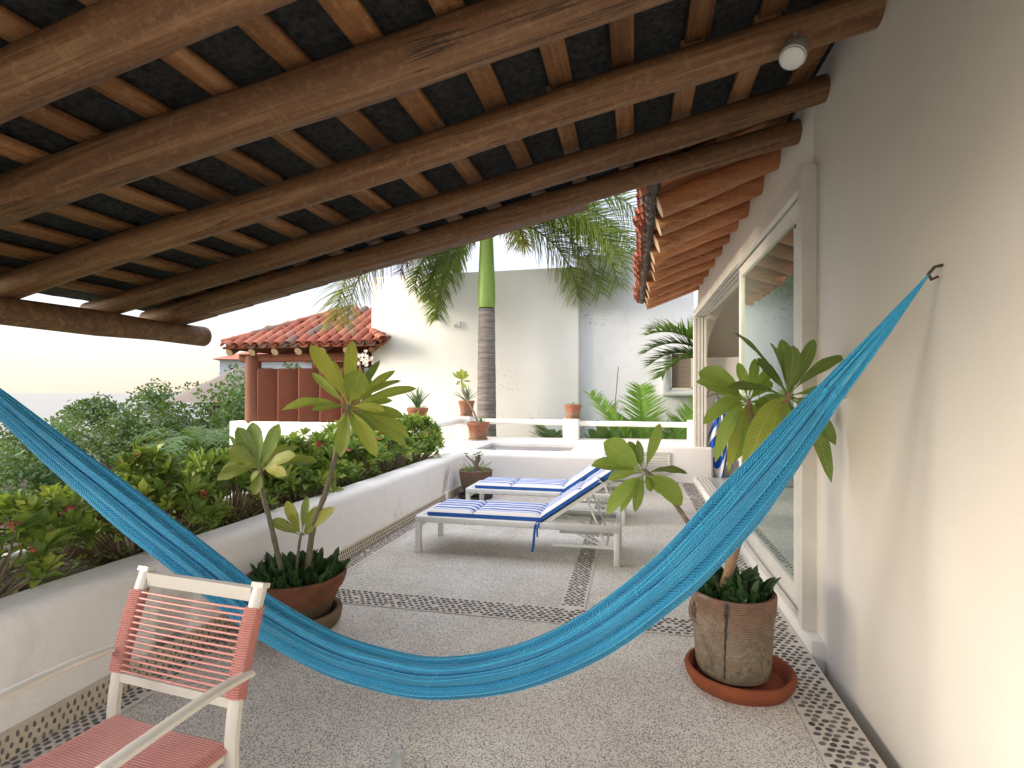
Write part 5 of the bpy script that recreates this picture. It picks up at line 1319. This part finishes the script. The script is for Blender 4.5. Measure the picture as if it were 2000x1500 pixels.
# ------------------------------------------------------------------ distance: hut, houses, trees
hu = thing('thatched_hut', 'thatched hut roof peeking above the trees at the left', 'hut', (-20.6, 25.0, -3))
obj('roof', MB().lathe([(3.4, 4.0), (2.4, 4.55), (1.4, 5.15), (.5, 5.65), (.08, 5.85)], 14, jit=.12), M['hut'], hu)
obj('post', MB().tube([(1.6, 0, 0), (1.6, 0, 4.2)], .12, 8).tube([(-1.6, 0, 0), (-1.6, 0, 4.2)], .12, 8).tube([(0, 1.6, 0), (0, 1.6, 4.2)], .12, 8).tube([(0, -1.6, 0), (0, -1.6, 4.2)], .12, 8), M['stem'], hu)
def house_far(x, y, w_, h, lab, rot=0):
    r_ = thing('distant_house', lab, 'house', (x, y, -3), rot)
    b_ = obj('wall', MB().box(-w_ / 2, w_ / 2, -3, 3, 0, h), M['far_white'], r_, smooth=False)
    obj('roof', MB().add([(-w_ / 2 - .5, -3.5, h), (w_ / 2 + .5, -3.5, h), (w_ / 2 + .5, 3.5, h), (-w_ / 2 - .5, 3.5, h), (-w_ / 2 + 2, 0, h + 1.0), (w_ / 2 - 2, 0, h + 1.0)],
        [(0, 1, 5, 4), (1, 2, 5), (2, 3, 4, 5), (3, 0, 4), (3, 2, 1, 0)]), M['far_roof'], r_, smooth=False)
    for k_ in range(4):
        w__ = obj('window', MB().box(-w_ / 2 + .7 + k_ * w_ / 4, -w_ / 2 + 1.9 + k_ * w_ / 4, -3.03, -2.95, h - 1.7, h - .6), M['intfloor'], r_, smooth=False)
        obj('pane', MB().box(-w_ / 2 + .8 + k_ * w_ / 4, -w_ / 2 + 1.8 + k_ * w_ / 4, -3.05, -3.031, h - 1.6, h - .7), M['dark'], w__, smooth=False)
    return r_
house_far(-31, 43, 9, 7.2, 'white villa with orange roof seen beneath the pavilion roof', R(30))
house_far(-22.5, 42, 8, 6.9, 'white villa partly hidden behind the pavilion fins', R(25))
def tree(x, y, h, cr, sd, lab, bz=-3, grp='trees on the hillside', lf=.16, n=2600):
    r = random.Random(sd); root = thing('tree', lab, 'tree', (x, y, bz), 0, grp)
    blobs = [(Vector((r.gauss(0, cr * .45), r.gauss(0, cr * .45), h - cr * .9 + r.gauss(0, cr * .35))), cr * r.uniform(.35, .6)) for _ in range(12)]
    tm_ = MB().tube([(0, 0, 0), (.1, 0, h * .4), (0, 0, h * .75)], [.22, .15, .07], 8)
    for c_, rr_ in blobs[:7]: tm_.tube([(0, 0, h * .4), tuple(Vector((0, 0, h * .45)).lerp(c_, .5)), tuple(c_)], [.09, .06, .03], 6, cap=False)
    obj('trunk', tm_, M['stem'], root)
    mb = MB()
    for i in range(n):
        c_, rr_ = blobs[r.randrange(12)]; d_ = Vector((r.gauss(0, 1), r.gauss(0, 1), r.gauss(0, 1))).normalized(); p = c_ + d_ * rr_ * (r.random() ** .35)
        a = Vector((r.gauss(0, 1), r.gauss(0, 1), r.gauss(0, 1))).normalized(); b_ = a.orthogonal().normalized(); s_ = lf * r.uniform(.6, 1.3)
        mb.add([p, p + a * s_ * .6 + b_ * s_ * .35, p + a * s_ * 1.3, p + a * s_ * .6 - b_ * s_ * .35], [(0, 1, 2, 3)], [(0, .5), (.5, .9), (1, .5), (.5, .1)])
    obj('crown', mb, M['treeleaf'], root)
    return root
tr_ = [(-18.2, 21.5, 5.05, 1.7, 'round green tree standing in front of the thatched hut'), (-19.8, 20.2, 3.7, 1.6, 'low bushy tree at the left below the thatched hut'), (-16.6, 19.5, 3.4, 1.5, 'low tree close behind the left end of the parapet'),
       (-23.2, 21.5, 4.2, 1.9, 'green tree left of the thatched hut'), (-26.5, 22.5, 3.6, 2.0, 'green tree above the sea at far left'), (-30.0, 21.0, 3.2, 2.0, 'leafy tree at the left edge of the view'),
       (-21.5, 16.2, 2.8, 1.6, 'small leafy tree by the sea side of the garden'), (-15.4, 15.6, 2.5, 1.4, 'small tree beside the left end of the parapet'), (-25.5, 15.5, 2.4, 1.8, 'bushy tree low at the far left'), (-12.5, 11.5, 2.1, 1.2, 'bush just left of the white parapet')]
for i, t_ in enumerate(tr_): tree(t_[0], t_[1], t_[2], t_[3], 20 + i, t_[4])
for i, (x, y, h) in enumerate(((-27.5, 38, 6.35), (-24.5, 37.5, 6.25), (-21.7, 37.5, 6.45), (-18.9, 37, 6.35), (-30.3, 37, 6.2), (-16.0, 37, 6.4), (-34, 38, 5.8), (-38.5, 37, 5.2), (-43, 36, 4.6))):
    labs = ['tree before the orange roofed villa', 'tree in the gap between the two villas', 'tree before the second villa', 'tree seen between the tall plumeria leaves', 'tree just right of the pavilion column', 'tree glimpsed at the right end of the pavilion opening',
            'tree on the ridge left of the pavilion column', 'lower tree on the ridge farther left', 'farthest left tree on the ridge']
    tree(x, y, h, 1.9, 60 + i, labs[i], grp='trees beyond the pavilion', lf=.24, n=1500)
lp_ = thing('garden_palm', 'feathery palm low at the left edge behind the parapet', 'palm', (-13.6, 14.8, -3))
obj('trunk', MB().tube([(0, 0, 0), (0, 0, 2.4)], [.12, .08], 8), M['stem'], lp_)
for j in range(13): obj('frond', frond_mb(j * 29, 55 + (j % 3) * 12, -45, 2.5, 34, .55, .045, .25, .15, .6, .02, sd=200 + j), M['palm_g'], lp_, loc=(0, 0, 2.4))

# ------------------------------------------------------------------ chair with pink cords
ch = thing('garden_chair', 'cream metal garden chair with pink vinyl cord back and seat at lower left', 'chair', (-1.505, 1.26, -.022), R(-6)); 
HW = .26
def post_pts(s_):
    return [(s_ * HW, .30, 0.0), (s_ * HW, .235, .22), (s_ * HW, .215, .40), (s_ * HW, .235, .58), (s_ * HW, .285, .76), (s_ * HW, .335, .895)]
def flatbar(pts, w_, t_, mb=None):
    mb = mb or MB()
    P_ = [crs(pts, i / 24) for i in range(25)]
    vs_ = []
    for i, p in enumerate(P_):
        t = (P_[min(24, i + 1)] - P_[max(0, i - 1)]).normalized(); x = Vector((1, 0, 0)); x = (x - t * x.dot(t)).normalized(); y = t.cross(x)
        for a, b in ((-1, -.55), (-.55, -1), (.55, -1), (1, -.55), (1, .55), (.55, 1), (-.55, 1), (-1, .55)): vs_.append(p + x * a * w_ / 2 + y * b * t_ / 2)
    fs = [(i * 8 + k_, i * 8 + (k_ + 1) % 8, (i + 1) * 8 + (k_ + 1) % 8, (i + 1) * 8 + k_) for i in range(24) for k_ in range(8)] + [tuple(range(7, -1, -1)), tuple(24 * 8 + k_ for k_ in range(8))]
    return mb.add(vs_, fs)
for s_ in (-1, 1):
    obj('back_post', flatbar(post_pts(s_), .045, .030), M['chairframe'], ch)
    obj('post_cap', MB().bar((s_ * HW, .333, .89), (s_ * HW, .338, .905), .048, .034, (0, 1, 0)), M['chairframe'], ch, smooth=False)
    arm = [(s_ * (HW + .028), .262, .645), (s_ * (HW + .032), .12, .655), (s_ * (HW + .036), -.05, .650), (s_ * (HW + .036), -.20, .640)]
    obj('armrest', flatbar([Vector(p) for p in arm], .040, .022), M['chairframe'], ch)
    obj('front_leg', flatbar([Vector((s_ * (HW + .034), -.18, .635)), Vector((s_ * HW, -.21, .42)), Vector((s_ * HW, -.20, .2)), Vector((s_ * HW, -.23, 0))], .035, .028), M['chairframe'], ch)
    obj('side_rail', flatbar([Vector((s_ * (HW - .03), -.20, .415)), Vector((s_ * (HW - .03), .0, .41)), Vector((s_ * (HW - .03), .14, .40)), Vector((s_ * (HW - .03), .215, .40))], .03, .03), M['chairframe'], ch)
    obj('bolt', MB().lathe([(.001, .004), (.007, .004), (.009, 0)], 8), M['dark'], ch, loc=(s_ * (HW + .0235), .235, .24), rot=(0, R(90 * s_), 0))
    # cord wound round the post
    wr = MB(); P_ = [crs(post_pts(s_), i / 600) for i in range(601)]
    i0 = next(i for i, p in enumerate(P_) if p.z > .575); i1 = next(i for i, p in enumerate(P_) if p.z > .835)
    turns = 36; pts = []
    for i in range(turns * 8):
        f = i / (turns * 8); j = i0 + f * (i1 - i0); p = P_[int(j)].lerp(P_[int(j) + 1], j - int(j)); a = f * turns * 2 * math.pi
        cx_, sx_ = math.cos(a), math.sin(a); q = (abs(cx_) ** 4 + abs(sx_) ** 4) ** -.25
        pts.append(p + Vector((cx_ * q * .0275, sx_ * q * .0195, 0)))
    obj('cord_wrap', wr.tube(pts, .0036, 6, up=(0, 0, 1)), M['pink'], ch)
obj('top_rail', MB().bar((-HW + .024, .328, .868), (HW - .024, .328, .868), .022, .045, (0, 0, 1)), M['chairframe'], ch, smooth=False)
obj('lower_rail', MB().bar((-HW + .02, .232, .56), (HW - .02, .232, .56), .02, .03), M['chairframe'], ch, smooth=False)
obj('front_rail', MB().bar((-HW + .02, -.2, .41), (HW - .02, -.2, .41), .03, .03), M['chairframe'], ch, smooth=False)
cord = MB().tube([(-HW + .02, 0, 0), (-.1, 0, -.0015), (.1, 0, -.0015), (HW - .02, 0, 0)], .0042, 7, cap=False).mesh('back_cord', M['pink'])
for i in range(14):
    z = .585 + i * .0187; P_ = [crs(post_pts(1), j / 200) for j in range(201)]; p = min(P_, key=lambda q: abs(q.z - z))
    link('back_cord', cord, ch, (0, p.y - .012, z)); 
sc_ = MB().tube([(-HW + .0, 0, 0), (-HW + .03, 0, .014), (0, 0, .010), (HW - .03, 0, .014), (HW, 0, 0)], .0045, 6).mesh('seat_cord', M['pink'])
for i in range(44): link('seat_cord', sc_, ch, (0, -.19 + i * .0092, .425))
# small faceted glass on the floor
tag(obj('glass_tumbler', MB().lathe([(.001, 0), (.026, 0), (.030, .03), (.032, .055), (.020, .062), (.001, .064)], 8), M['clearknob'], loc=(-.93, 2.03, 0.0), smooth=False), 'small faceted grey glass piece on the floor at the bottom edge', 'glass')
# white plumeria blossom behind the tall plumeria
fl = thing('blossom_branch', 'white blossoms of a plumeria growing by the pavilion end', 'flowers', (-6.25, 11.6, .1))
obj('stem', MB().tube([(0, 0, -2.9), (0, 0, 1.5), (-.05, 0, 2.2)], [.05, .03, .015], 7), M['stem'], fl)
for i in range(20):
    m_ = MB(); n_ = Vector((rnd.uniform(-.6, .6), -1, rnd.uniform(-.2, .8))).normalized(); x = n_.orthogonal().normalized(); y = n_.cross(x)
    for q in range(5):
        a = q * 1.2566; d_ = x * math.cos(a) + y * math.sin(a); e_ = y * math.cos(a) - x * math.sin(a)
        m_.add([(0, 0, 0), d_ * .035 + e_ * .018, d_ * .06 + n_ * .006, d_ * .035 - e_ * .018], [(0, 1, 2, 3)])
    obj('blossom', m_, M['flower_w'], fl, loc=(rnd.gauss(0, .13), rnd.gauss(0, .05), 2.15 + rnd.gauss(0, .13)))
